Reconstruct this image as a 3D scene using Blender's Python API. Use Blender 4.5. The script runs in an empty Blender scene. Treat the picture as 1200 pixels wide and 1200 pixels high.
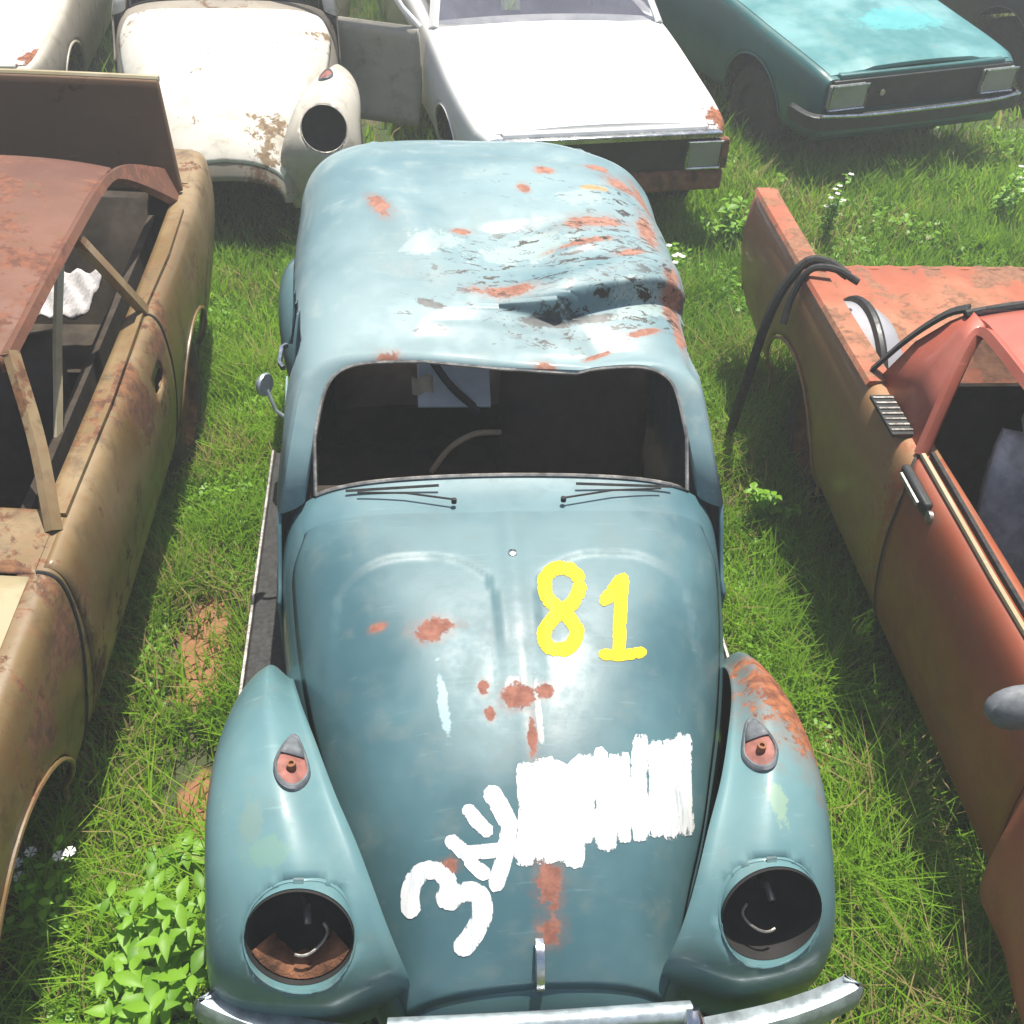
import bpy, bmesh, math, random
import numpy as np
from mathutils import Vector, Matrix
from mathutils.bvhtree import BVHTree
R = math.radians
random.seed(7); rng = np.random.default_rng(11)
S = bpy.context.scene

# ---------------------------------------------------------------- camera
CAMP = Vector((-0.2781, -0.8615, 2.9969)); FPX = 1300.0
RT = Vector((0.9955, -0.0807, 0.0488)); UP = Vector((0.0152, 0.6477, 0.7618)); FW = Vector((0.093, 0.7576, -0.646))
cam_d = bpy.data.cameras.new('camera'); cam = bpy.data.objects.new('camera', cam_d); S.collection.objects.link(cam)
m = Matrix((RT, UP, -FW)).transposed().to_quaternion().to_matrix().to_4x4(); m.translation = CAMP; cam.matrix_world = m
cam_d.sensor_width = 36; cam_d.lens = 36 * FPX / 1200; cam_d.clip_end = 500; S.camera = cam
def pxray(u, v): return (RT * ((u - 600) / FPX) + UP * ((600 - v) / FPX) + FW).normalized()

# ---------------------------------------------------------------- light
SUN = Vector((0.10, 0.24, 0.965)).normalized()
ELEV = math.asin(SUN.z); AZ = math.atan2(SUN.x, SUN.y)
W = bpy.data.worlds.new('World'); S.world = W; W.use_nodes = True
nt = W.node_tree; bg = nt.nodes['Background']; sky = nt.nodes.new('ShaderNodeTexSky'); sky.sky_type = 'NISHITA'
sky.sun_disc = False; sky.sun_elevation = ELEV; sky.sun_rotation = AZ; sky.dust_density = 2.5
nt.links.new(sky.outputs[0], bg.inputs[0]); bg.inputs[1].default_value = 0.085
ld = bpy.data.lights.new('sun', 'SUN'); ld.energy = 4.9; ld.angle = R(0.53); ld.color = (1, .955, .87)
lo = bpy.data.objects.new('sun', ld); S.collection.objects.link(lo); lo.rotation_euler = SUN.to_track_quat('Z', 'Y').to_euler(); lo.location = (0, 8, 20)
S.view_settings.view_transform = 'Standard'; S.view_settings.look = 'None'; S.view_settings.gamma = 1
S.view_settings.exposure = 0.8

# ---------------------------------------------------------------- materials
def new_mat(name):
    mt = bpy.data.materials.new(name); mt.use_nodes = True
    return mt, mt.node_tree, mt.node_tree.nodes['Principled BSDF']
class N:
    def __init__(s, t): s.t = t
    def n(s, typ, **kw):
        nd = s.t.nodes.new(typ)
        for k, v in kw.items(): setattr(nd, k, v)
        return nd
    def l(s, a, b): s.t.links.new(a, b)
    def noise(s, vec, scale, detail=4, rough=.6, dist=0):
        nd = s.n('ShaderNodeTexNoise'); nd.inputs['Scale'].default_value = scale; nd.inputs['Detail'].default_value = detail
        nd.inputs['Roughness'].default_value = rough; nd.inputs['Distortion'].default_value = dist
        s.l(vec, nd.inputs['Vector']); return nd.outputs['Fac']
    def ramp(s, f, a, b, lo=0., hi=1.):
        nd = s.n('ShaderNodeMapRange'); nd.interpolation_type = 'SMOOTHSTEP'
        for i, x in zip((1, 2, 3, 4), (a, b, lo, hi)): nd.inputs[i].default_value = x
        s.l(f, nd.inputs[0]); return nd.outputs[0]
    def math(s, op, a, b=None, c=None):
        nd = s.n('ShaderNodeMath', operation=op)
        for i, x in enumerate((a, b, c)):
            if x is None: continue
            if isinstance(x, (int, float)): nd.inputs[i].default_value = x
            else: s.l(x, nd.inputs[i])
        return nd.outputs[0]
    def mix(s, f, a, b, blend='MIX'):
        nd = s.n('ShaderNodeMix', data_type='RGBA', blend_type=blend)
        for sock, x in ((nd.inputs[0], f), (nd.inputs[6], a), (nd.inputs[7], b)):
            if isinstance(x, (int, float)): sock.default_value = x
            elif isinstance(x, (tuple, list)): sock.default_value = (*x[:3], 1)
            else: s.l(x, sock)
        return nd.outputs[2]
    def spot(s, vec, c, r, ang=0):
        nd = s.n('ShaderNodeMapping', vector_type='TEXTURE')
        nd.inputs['Location'].default_value = (c[0], c[1], c[2] if len(c) > 2 else 0)
        nd.inputs['Rotation'].default_value = (0, 0, ang)
        nd.inputs['Scale'].default_value = (r[0], r[1], r[2] if len(r) > 2 else 9)
        s.l(vec, nd.inputs['Vector'])
        ln = s.n('ShaderNodeVectorMath', operation='LENGTH'); s.l(nd.outputs[0], ln.inputs[0]); return ln.outputs['Value']
def flat(name, col, rough=.6, metal=0., var=.25, scale=6, bump=0.):
    mt, t, b = new_mat(name); k = N(t); co = k.n('ShaderNodeTexCoord').outputs['Object']
    f = k.noise(co, scale, 5)
    dark = tuple(c * (1 - var) for c in col); lite = tuple(min(1, c * (1 + var)) for c in col)
    k.l(k.mix(k.ramp(f, .3, .7), dark, lite), b.inputs['Base Color'])
    k.l(k.ramp(k.noise(co, scale * 2.3), .3, .7, max(.02, rough - .1), min(1, rough + .12)), b.inputs['Roughness'])
    b.inputs['Metallic'].default_value = metal
    if bump:
        bp = k.n('ShaderNodeBump'); bp.inputs['Strength'].default_value = bump; bp.inputs['Distance'].default_value = .01
        k.l(k.noise(co, scale * 6), bp.inputs['Height']); k.l(bp.outputs[0], b.inputs['Normal'])
    return mt
RUST = ((.33, .115, .045), (.12, .04, .02))
def paint(name, col, fade=None, rough=.3, spots=(), chips=(), amt=0., scale=3., rust=RUST, dirt=.25, dirtcol=(.12, .09, .05), coat=.4, streak=0.):
    """old car paint: fading, dust, rust and coloured patches (spots: x,y,rx,ry,angle[,kind]) and random rust above a noise threshold"""
    mt, t, b = new_mat(name); k = N(t); co = k.n('ShaderNodeTexCoord').outputs['Object']
    big = k.noise(co, 1.7, 4); mid = k.noise(co, 9, 6, .65); fine = k.noise(co, 55, 5, .7)
    fade = fade or tuple(min(1, c * 1.35 + .02) for c in col)
    base = k.mix(k.ramp(big, .38, .66), col, fade)
    base = k.mix(k.math('MULTIPLY', k.ramp(mid, .5, .75), dirt), base, dirtcol)
    base = k.mix(k.math('MULTIPLY', k.ramp(fine, .62, .75), dirt * .8), base, tuple(c * .5 for c in dirtcol))
    for ang, sc_ in ((.5, 0), (-.9, 7.3)):      # fine scratches
        mp = k.n('ShaderNodeMapping'); mp.inputs['Rotation'].default_value = (0, 0, ang); mp.inputs['Location'].default_value = (sc_, sc_, 0); mp.inputs['Scale'].default_value = (3.5, 110, 30); k.l(co, mp.inputs[0])
        base = k.mix(k.math('MULTIPLY', k.math('MULTIPLY', k.ramp(k.noise(mp.outputs[0], 1, 2, .5), .66, .72), k.ramp(mid, .42, .6)), .35), base, tuple(min(1, c * 1.5 + .06) for c in col))
    if streak:
        mp = k.n('ShaderNodeMapping'); mp.inputs['Scale'].default_value = (6, 6, .7); k.l(co, mp.inputs[0])
        base = k.mix(k.math('MULTIPLY', k.ramp(k.noise(mp.outputs[0], 3, 5, .65), .48, .7), streak), base, rust[0])
    wob = k.math('ADD', k.math('MULTIPLY', k.math('SUBTRACT', k.noise(co, 16, 7, .75, .3), .5), 3.0), k.math('MULTIPLY', k.math('SUBTRACT', k.noise(co, 70, 4, .7), .5), .9))
    mask = None; halo = None
    for sp in spots:
        x, y, rx, ry, an = sp[:5]; kind = sp[5] if len(sp) > 5 else 'rust'
        d = k.math('ADD', k.spot(co, (x, y), (rx, ry), an), wob)
        mk = k.ramp(d, .80, 1.08, 1, 0)
        if kind == 'rust': mask = mk if mask is None else k.math('MAXIMUM', mask, mk); h2 = k.ramp(d, 1.0, 1.9, 1, 0); halo = h2 if halo is None else k.math('MAXIMUM', halo, h2)
        else: base = k.mix(k.math('MULTIPLY', mk, .9), base, kind)
    if amt:
        mk = k.ramp(k.math('ADD', k.math('MULTIPLY', k.noise(co, scale, 8, .68, .4), .72), k.math('MULTIPLY', k.noise(co, scale * 9, 6, .75, .5), .28)), .665 - amt * .85, .70 - amt * .85)
        mask = mk if mask is None else k.math('MAXIMUM', mask, mk)
    if halo is not None: base = k.mix(k.math('MULTIPLY', halo, .32), base, tuple(c * .75 for c in rust[0]))
    if mask is not None:
        rc = k.mix(k.ramp(k.noise(co, 30, 6, .7), .35, .65), rust[1], rust[0])
        base = k.mix(mask, base, rc)
    for x, y, rx, ry, an, dens in chips:      # fields of small dark chips
        d = k.ramp(k.spot(co, (x, y), (rx, ry), an), .55, 1.0, 1, 0)
        mp = k.n('ShaderNodeMapping'); mp.inputs['Rotation'].default_value = (0, 0, -an); mp.inputs['Scale'].default_value = (1, 2.4, 1); k.l(co, mp.inputs[0])
        f = k.ramp(k.noise(mp.outputs[0], 17, 6, .72, .7), dens, dens + .03)
        base = k.mix(k.math('MULTIPLY', f, d), base, (.035, .03, .025))
    k.l(base, b.inputs['Base Color'])
    rr = k.math('ADD', k.ramp(mid, .35, .75, rough, rough + .22), k.ramp(big, .35, .65, 0, .12))
    if mask is not None:
        mr = k.n('ShaderNodeMix'); k.l(mask, mr.inputs[0]); k.l(rr, mr.inputs[2]); mr.inputs[3].default_value = .9; rr = mr.outputs[0]
    k.l(rr, b.inputs['Roughness'])
    b.inputs['Coat Weight'].default_value = coat; b.inputs['Coat Roughness'].default_value = .12
    if mask is not None and coat:
        k.l(k.math('MULTIPLY', k.math('SUBTRACT', 1, mask), coat), b.inputs['Coat Weight'])
    bp = k.n('ShaderNodeBump'); bp.inputs['Strength'].default_value = .09; bp.inputs['Distance'].default_value = .01
    h = k.math('ADD', k.math('MULTIPLY', k.noise(co, 5, 2), .9), k.math('MULTIPLY', fine, .25))
    if mask is not None: h = k.math('SUBTRACT', h, k.math('MULTIPLY', mask, .3))
    k.l(h, bp.inputs['Height']); k.l(bp.outputs[0], b.inputs['Normal'])
    return mt

BLUE = (.058, .128, .148); BLUE_F = (.09, .18, .20)
M = {}
M['blue'] = paint('blue_paint', BLUE, BLUE_F, .3, amt=.0, dirt=.12)
PALE = (.26, .34, .33)
M['blue_roof'] = paint('blue_roof_paint', (.115, .20, .22), (.19, .28, .295), .45, rust=((.34, .175, .125), (.22, .095, .065)), dirt=.3, dirtcol=(.40, .42, .38), coat=.25,
    spots=[(.12, 2.02, .10, .014, .05, (.03, .03, .028)), (.31, 2.05, .13, .018, .20, (.03, .03, .028)), (.5, 2.13, .12, .018, .42, (.03, .03, .028)), (-.2, 2.05, .05, .014, -.3, (.06, .06, .055)), (.33, 2.42, .10, .035, .2), (.52, 2.45, .035, .12, -.1), (.36, 2.62, .05, .03, 0, (.42, .24, .08)), (.42, 2.25, .05, .02, .3),  # first entries: near-black bands along the step face of the fold
           (.02, 2.1, .09, .025, -.1), (-.36, 2.48, .025, .06, .5), (.2, 2.75, .03, .03, 0), (.55, 2.15, .03, .08, 0), (.45, 2.0, .05, .012, .3),
           (-.33, 1.87, .035, .02, 0), (.13, 1.87, .03, .025, 0), (.47, 2.75, .06, .05, .5), (.55, 2.75, .03, .10, .2), (.56, 2.05, .02, .08, 0), (.28, 2.3, .09, .016, .2), (.12, 2.62, .02, .03, 0), (.4, 2.85, .04, .03, 0), (-.1, 2.38, .03, .012, .2), (.3, 1.92, .05, .01, .3), (.3, 2.55, .08, .05, 0, PALE), (.1, 2.3, .16, .06, .2, PALE), (-.2, 2.3, .1, .05, .4, PALE), (.45, 2.1, .12, .04, .3, PALE)],
    chips=[(.15, 2.25, .46, .22, .2, .55), (.35, 2.05, .4, .12, .3, .545), (-.1, 2.02, .32, .12, 0, .61), (.5, 2.45, .24, .42, 0, .565), (.2, 2.65, .4, .25, 0, .63)])
M['blue_hood'] = paint('blue_hood_paint', (.046, .106, .122), (.075, .155, .172), .3, dirt=.25, coat=.15, rust=((.27, .115, .08), (.17, .065, .045)), dirtcol=(.19, .20, .17),
    spots=[(-.22, 1.1, .05, .03, .2), (-.36, 1.13, .02, .012, 0), (-.1, .93, .014, .02, 0), (-.02, .9, .04, .03, 0), (.05, .91, .022, .02, 0), (-.09, .86, .014, .016, 0),
           (.01, .8, .012, .05, 0), (.03, .5, .03, .06, 0), (.03, .42, .03, .025, 0), (-.2, .55, .02, .015, 0), (.02, .7, .01, .04, 0),
           (-.2, .9, .014, .09, .1, (.25, .36, .40)), (-.03, .92, .02, .03, 0, (.3, .36, .38)), (.03, .85, .008, .1, 0, (.28, .3, .3))])
M['blue_fender'] = paint('blue_fender_paint', (.085, .175, .188), (.12, .23, .24), .33, dirt=.3, dirtcol=(.17, .18, .14),
    spots=[(.70, .95, .12, .19, .15), (-.78, .8, .02, .12, 0), (-.6, .55, .05, .03, 0, (.13, .24, .20)), (.57, .6, .025, .05, 0, (.2, .3, .22)), (-.64, .62, .03, .05, 0, (.14, .22, .2))])
M['dark'] = flat('dark_void', (.012, .011, .010), .9)
M['cabin'] = flat('dusty_cabin_lining', (.034, .024, .015), .9, var=.5, scale=9)
M['seat_dark'] = flat('dark_vinyl', (.065, .042, .028), .6, var=.4)
M['seat_grey'] = flat('grey_cloth', (.48, .46, .46), .9, var=.3, scale=14, bump=.3)
M['rubber'] = flat('rubber', (.018, .018, .017), .75, var=.4, scale=30)
M['tyre'] = flat('tyre_rubber', (.028, .026, .023), .9, var=.4, scale=20, bump=.4)
M['chrome'] = flat('old_chrome', (.62, .63, .62), .22, 1., .2, 14)
M['bumper'] = flat('dulled_bumper', (.36, .42, .44), .38, .55, .3, 16, .1)
M['steel'] = flat('dull_steel', (.35, .33, .30), .45, .8, .4, 18, .2)
M['rust'] = flat('brown_rust', (.16, .065, .03), .9, 0, .55, 16, .5)
def mark(name, col, thin, rough):
    mt, t, b = new_mat(name); k = N(t); co = k.n('ShaderNodeTexCoord').outputs['Object']; at = k.n('ShaderNodeAttribute'); at.attribute_name = 'edge'
    f = k.noise(co, 45, 5, .7); f2 = k.noise(co, 160, 3, .7)
    mp = k.n('ShaderNodeMapping'); mp.inputs['Scale'].default_value = (60, 6, 6); mp.inputs['Rotation'].default_value = (0, 0, .12); k.l(co, mp.inputs[0]); st = k.noise(mp.outputs[0], 1, 5, .7)
    k.l(k.mix(k.ramp(st, .48, .72), col, thin), b.inputs['Base Color']); b.inputs['Roughness'].default_value = rough
    e = k.math('ADD', at.outputs['Fac'], k.math('MULTIPLY', k.math('SUBTRACT', f, .5), 1.3)); e = k.math('ADD', e, k.math('MULTIPLY', k.math('SUBTRACT', f2, .5), .5)); e = k.math('ADD', e, k.math('MULTIPLY', k.math('SUBTRACT', st, .5), .9))
    k.l(k.ramp(e, .90, 1.08, 1, 0), b.inputs['Alpha']); return mt
M['yellow'] = mark('yellow_marker', (.70, .52, .0), (.50, .38, .02), .75)
M['whitepaint'] = mark('white_marker', (.66, .67, .67), (.36, .42, .44), .6)
M['foam'] = flat('pale_board', (.84, .83, .81), .8, 0, .1, 12)
M['salmon'] = flat('bare_lamp_base', (.24, .09, .07), .7, 0, .3, 30)
M['greyring'] = flat('grey_rubber_seal', (.12, .13, .14), .6, 0, .3, 30)
M['tan'] = paint('tan_rusty_paint', (.165, .108, .044), (.26, .185, .095), .33, amt=.15, scale=2.2, dirt=.8, dirtcol=(.055, .034, .014), coat=.15, streak=.6,
    rust=((.19, .085, .035), (.075, .035, .018)))
M['tan_roof'] = paint('rust_pink_roof', (.115, .044, .024), (.16, .068, .04), .55, amt=.18, scale=3, dirt=.4, coat=0, rust=((.2, .075, .04), (.1, .04, .025)))
M['tan_hood'] = paint('worn_pale_hood', (.30, .25, .14), (.42, .37, .26), .5, amt=.05, scale=4, dirt=.4, coat=.1)
M['lid'] = paint('brown_lid', (.115, .062, .032), (.15, .085, .045), .7, amt=.1, scale=3, dirt=.5, coat=0, rust=((.12, .06, .03), (.05, .025, .014)))
M['red'] = paint('faded_red_paint', (.36, .085, .055), (.42, .14, .095), .45, amt=.05, scale=3, dirt=.3, coat=.2, rust=((.22, .1, .045), (.12, .05, .03)))
M['red_side'] = paint('faded_red_side', (.30, .075, .032), (.34, .11, .055), .42, dirt=.35, coat=.25,
    spots=[(-.84, 3.05, .5, .6, 0, (.31, .165, .072)), (-.84, 2.7, .5, .36, 0, (.32, .175, .078)), (-.8, 3.9, .5, .55, 0, (.29, .14, .075))], amt=.05, scale=3, streak=.35, rust=((.22, .1, .045), (.12, .05, .03)))
M['red_bed'] = paint('rusty_bed_paint', (.31, .085, .042), (.37, .16, .09), .7, amt=.20, scale=3.5, dirt=.5, coat=0, rust=((.27, .13, .07), (.16, .07, .04)))
M['tub'] = paint('grey_primer', (.27, .27, .29), (.36, .36, .38), .45, dirt=.2)
M['red_door'] = paint('darker_red_door', (.25, .060, .026), (.30, .09, .045), .42, dirt=.5, coat=.2, amt=.06, scale=3, streak=.3, rust=((.20, .085, .04), (.11, .045, .025)))
M['white'] = paint('white_car_paint', (.74, .74, .72), (.80, .80, .78), .35, amt=.0, scale=2.5, dirt=.12, coat=.3, spots=[(.72, .1, .12, .12, 0)])
M['white_dirty'] = paint('dirty_white_paint', (.38, .35, .29), (.50, .47, .40), .5, amt=.06, scale=2.4, dirt=.5, coat=.1, rust=((.25, .15, .08), (.12, .07, .04)))
M['wreck'] = paint('flaking_white_paint', (.58, .55, .47), (.72, .69, .62), .6, amt=.11, scale=2.4, dirt=.45, coat=0, rust=((.28, .20, .12), (.17, .11, .06)), dirtcol=(.22, .17, .1))
M['wreck_panel'] = paint('weathered_grey_panel', (.22, .19, .15), (.3, .27, .22), .75, amt=.13, scale=3, dirt=.5, coat=0, rust=((.2, .12, .07), (.1, .06, .035)))
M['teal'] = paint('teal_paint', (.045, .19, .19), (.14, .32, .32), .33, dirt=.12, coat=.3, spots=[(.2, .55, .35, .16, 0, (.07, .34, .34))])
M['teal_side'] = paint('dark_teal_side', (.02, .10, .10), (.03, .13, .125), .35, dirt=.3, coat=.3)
M['black'] = flat('black_plastic', (.018, .02, .02), .5, 0, .4, 12)
M['darkcar'] = paint('dark_navy_paint', (.02, .03, .04), (.03, .04, .05), .3, dirt=.2)
def glassmat(name, tint, alpha):
    mt, t, b = new_mat(name); b.inputs['Base Color'].default_value = (*tint, 1); b.inputs['Roughness'].default_value = .06
    b.inputs['Alpha'].default_value = alpha; b.inputs['Specular IOR Level'].default_value = .9
    k = N(t); co = k.n('ShaderNodeTexCoord').outputs['Object']
    k.l(k.ramp(k.noise(co, 4, 5), .3, .7, max(0, alpha - .12), min(1, alpha + .12)), b.inputs['Alpha']); return mt
M['glass'] = glassmat('dusty_glass', (.16, .17, .22), .6)
M['lens'] = glassmat('lamp_lens', (.30, .32, .27), .8)
M['green_glass'] = glassmat('green_window_glass', (.12, .17, .06), .7)

# ---------------------------------------------------------------- geometry helpers
COL = S.collection
def link(name, me, mat, parent=None, smooth=True, solid=0., bevel=0., label=None, off=-1.):
    o = bpy.data.objects.new(name, me); COL.objects.link(o)
    for mm in (mat if isinstance(mat, (list, tuple)) else [mat]): me.materials.append(mm)
    if parent: o.parent = parent
    if smooth: me.shade_smooth(); me.set_sharp_from_angle(angle=R(42))
    if solid:
        md = o.modifiers.new('thickness', 'SOLIDIFY'); md.thickness = solid; md.offset = off
    if bevel:
        md = o.modifiers.new('edges', 'BEVEL'); md.width = bevel; md.segments = 2; md.limit_method = 'ANGLE'; md.angle_limit = R(40)
    if label: o['label'] = label
    return o
class MB:
    def __init__(s): s.v = []; s.f = []
    def add(s, vs, fs):
        n = len(s.v); s.v += [tuple(p) for p in vs]; s.f += [tuple(i + n for i in f) for f in fs]; return s
    def box(s, c, d, rot=None):
        c = Vector(c); vs = []
        for z in (-.5, .5):
            for x, y in ((-.5, -.5), (.5, -.5), (.5, .5), (-.5, .5)):
                p = Vector((x * d[0], y * d[1], z * d[2]))
                if rot is not None: p = rot @ p
                vs.append(c + p)
        return s.add(vs, [(3, 2, 1, 0), (4, 5, 6, 7), (0, 1, 5, 4), (1, 2, 6, 5), (2, 3, 7, 6), (3, 0, 4, 7)])
    def grid(s, P, cu=False, cv=False, skip=None):
        n, k = len(P), len(P[0]); fs = []
        for i in range(n if cu else n - 1):
            for j in range(k if cv else k - 1):
                if skip and skip(i, j): continue
                a, b = i % n, (i + 1) % n; c, d = j % k, (j + 1) % k
                fs.append((a * k + c, b * k + c, b * k + d, a * k + d))
        return s.add([p for r in P for p in r], fs)
    def tube(s, path, r, n=8, caps=True):
        path = [Vector(p) for p in path]; rings = []; up = Vector((.13, .21, .97))
        for i, p in enumerate(path):
            t = (path[min(i + 1, len(path) - 1)] - path[max(i - 1, 0)]).normalized()
            a = t.cross(up)
            if a.length < .05: a = t.cross(Vector((1, 0, 0)))
            a.normalize(); b = t.cross(a); rr = r[i] if isinstance(r, (list, tuple)) else r
            rings.append([p + (a * math.cos(q) + b * math.sin(q)) * rr for q in [2 * math.pi * j / n for j in range(n)]])
        b0 = len(s.v); s.grid(rings, cv=True)
        if caps: s.f.append(tuple(b0 + j for j in range(n))[::-1]); e = len(s.v) - n; s.f.append(tuple(e + j for j in range(n)))
        return s
    def bar(s, path, w, h, nrm):
        """flat bar swept along path; nrm = outward direction, h = thickness along it"""
        path = [Vector(p) for p in path]; rings = []; nrm = Vector(nrm)
        for i, p in enumerate(path):
            t = (path[min(i + 1, len(path) - 1)] - path[max(i - 1, 0)]).normalized()
            a = t.cross(nrm).normalized(); b = a.cross(t).normalized(); ww = w[i] if isinstance(w, (list, tuple)) else w
            rings.append([p + a * ww / 2 * ca + b * h / 2 * cb for ca, cb in ((-1, -.6), (-.8, 1), (.8, 1), (1, -.6), (.8, -1), (-.8, -1))])
        b0 = len(s.v); s.grid(rings, cv=True); s.f.append(tuple(b0 + j for j in range(6))[::-1]); e = len(s.v) - 6; s.f.append(tuple(e + j for j in range(6)))
        return s
    def lathe(s, prof, mat, n=32):
        """prof = (radius, height) pairs about local z of mat"""
        return s.grid([[mat @ Vector((r * math.cos(2 * math.pi * j / n), r * math.sin(2 * math.pi * j / n), h)) for j in range(n)] for r, h in prof], cv=True)
    def mesh(s, name):
        me = bpy.data.meshes.new(name); me.from_pydata(s.v, [], s.f); me.update()
        return me
    def clean(s, name, normals=True):
        me = s.mesh(name); bm = bmesh.new(); bm.from_mesh(me); bmesh.ops.remove_doubles(bm, verts=bm.verts, dist=1e-5)
        if normals: bmesh.ops.recalc_face_normals(bm, faces=bm.faces)
        bm.to_mesh(me); bm.free(); return me
    def build(s, name, mat, parent=None, **kw): return link(name, s.clean(name), mat, parent, **kw)
def holes(mb, hs):
    """cut openings in a fine grid: hs = list of (centre, axis1, axis2, r1, r2, exponent, predicate); edge vertices slide to the outline"""
    V = [Vector(p) for p in mb.v]
    for c, a1, a2, r1, r2, ex, pred in hs:
        c, a1, a2 = Vector(c), Vector(a1), Vector(a2); rho = []
        for p in V:
            if pred and not pred(p): rho.append(9.); continue
            d = p - c; rho.append((abs(d.dot(a1) / r1) ** ex + abs(d.dot(a2) / r2) ** ex) ** (1 / ex))
        keep = [f for f in mb.f if sum(rho[i] for i in f) / len(f) >= 1]
        cut = {i for f in mb.f if sum(rho[i] for i in f) / len(f) < 1 for i in f}; edge = cut & {i for f in keep for i in f}
        for i in edge:
            d = V[i] - c; q = 1 / max(rho[i], .2) - 1
            if abs(q) < .6: V[i] = V[i] + (a1 * d.dot(a1) + a2 * d.dot(a2)) * q
        mb.f = keep
    mb.v = [tuple(p) for p in V]; return mb
def interp(tab, x):
    """piecewise cubic (monotone-ish Catmull-Rom) through rows (x, a, b, ...)"""
    n = len(tab)
    if x <= tab[0][0]: return tab[0][1:]
    if x >= tab[-1][0]: return tab[-1][1:]
    i = max(j for j in range(n - 1) if tab[j][0] <= x); p1, p2 = tab[i], tab[i + 1]; p0 = tab[max(i - 1, 0)]; p3 = tab[min(i + 2, n - 1)]
    h = p2[0] - p1[0]; t = (x - p1[0]) / h; out = []
    for k in range(1, len(p1)):
        m1 = (p2[k] - p0[k]) / (p2[0] - p0[0]) * h; m2 = (p3[k] - p1[k]) / (p3[0] - p1[0]) * h
        out.append((2 * t ** 3 - 3 * t * t + 1) * p1[k] + (t ** 3 - 2 * t * t + t) * m1 + (3 * t * t - 2 * t ** 3) * p2[k] + (t ** 3 - t * t) * m2)
    return out
def sm(a, b, x):
    t = min(1, max(0, (x - a) / (b - a))); return t * t * (3 - 2 * t)
def lin(a, b, n): return [a + (b - a) * i / (n - 1) for i in range(n)]
def spline(pts, n):
    tab = [(i, *p) for i, p in enumerate(pts)]; return [tuple(interp(tab, t)) for t in lin(0, len(pts) - 1, n)]
def thing(name, label, cat, loc=(0, 0, 0), rotz=0., group=None):
    o = bpy.data.objects.new(name, None); COL.objects.link(o); o.location = loc; o.rotation_euler = (0, 0, rotz); o.empty_display_size = .2
    o['label'] = label; o['category'] = cat
    if group: o['group'] = group
    return o
def tag(o, label, cat, group=None):
    o['label'] = label; o['category'] = cat
    if group: o['group'] = group
    return o
def wheel(root, x, y, side, r=.31, w=.16, z=None, rimmat='rust'):
    z = r - .03 if z is None else z
    tm = Matrix.Translation((x, y, z)) @ Matrix.Rotation(R(90) * side, 4, 'Y')
    wl = bpy.data.objects.new('wheel', None); COL.objects.link(wl); wl.parent = root
    MB().lathe([(r * .62, -w * .45), (r * .8, -w * .5), (r * .94, -w * .45), (r, -w * .3), (r, w * .3), (r * .94, w * .45), (r * .8, w * .5), (r * .62, w * .45)], tm).build('tyre', M['tyre'], wl)
    MB().lathe([(r * .64, w * .42), (r * .6, w * .46), (r * .54, w * .3), (r * .3, w * .28), (r * .22, w * .38), (r * .01, w * .4)], tm).build('rim', M[rimmat], wl)
    return wl

# ---------------------------------------------------------------- ground
def ground_mat():
    mt, t, b = new_mat('soil_under_grass'); k = N(t); co = k.n('ShaderNodeTexCoord').outputs['Object']
    c = k.mix(k.ramp(k.noise(co, 1.3, 5), .4, .65), (.035, .06, .015), (.10, .075, .04))
    c = k.mix(k.ramp(k.noise(co, 14, 6, .7), .45, .7), c, (.025, .04, .012))
    d = k.math('ADD', k.math('MINIMUM', k.math('MINIMUM', k.spot(co, (-1.0, 1.9), (.12, .34), 0), k.spot(co, (-.93, 1.25), (.10, .15), 0)), k.spot(co, (1.2, 1.4), (.16, .28), 0)), k.math('MULTIPLY', k.math('SUBTRACT', k.noise(co, 12, 5), .5), 1.6))
    c = k.mix(k.ramp(d, .7, 1.1, 1, 0), c, (.25, .115, .055))
    k.l(c, b.inputs['Base Color']); b.inputs['Roughness'].default_value = .95
    bp = k.n('ShaderNodeBump'); bp.inputs['Strength'].default_value = .6; bp.inputs['Distance'].default_value = .03; k.l(k.noise(co, 25, 6), bp.inputs['Height']); k.l(bp.outputs[0], b.inputs['Normal'])
    return mt
g = MB().grid([[(x, y, 0) for y in (-100, -5, 20, 120)] for x in (-110, -8, 8, 110)]).build('ground', ground_mat()); g['kind'] = 'structure'

# ---------------------------------------------------------------- old beetle-shaped car
NOSE = [  # y, half width, crown z, bottom z, exponent
    (.30, .30, .47, .34, 2.3), (.33, .335, .545, .33, 2.35), (.38, .365, .61, .33, 2.4), (.45, .395, .67, .33, 2.5), (.555, .435, .742, .33, 2.6), (.68, .485, .812, .33, 2.75),
    (.82, .53, .866, .33, 2.9), (1.0, .582, .918, .33, 3.2), (1.2, .622, .952, .33, 3.9), (1.43, .648, .975, .33, 5.2), (1.58, .655, .985, .33, 6.5), (1.66, .655, 1.0, .33, 6.5)]
def nose_pt(y, u, lift=0.):
    """u in [-1,1] across; superellipse section"""
    w, zc, zb, ex = interp(NOSE, y); a = u * math.pi / 2
    s, c = math.sin(a), math.cos(a)
    x = (w + lift) * math.copysign(abs(s) ** (2 / ex), s); z = zb + (zc + lift - zb) * abs(c) ** (2 / ex)
    return Vector((x, y, z))
def hood_z(x, y):
    w, zc, zb, ex = interp(NOSE, y); return zb + (zc - zb) * max(0, 1 - abs(x / w) ** ex) ** (1 / ex)
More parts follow.
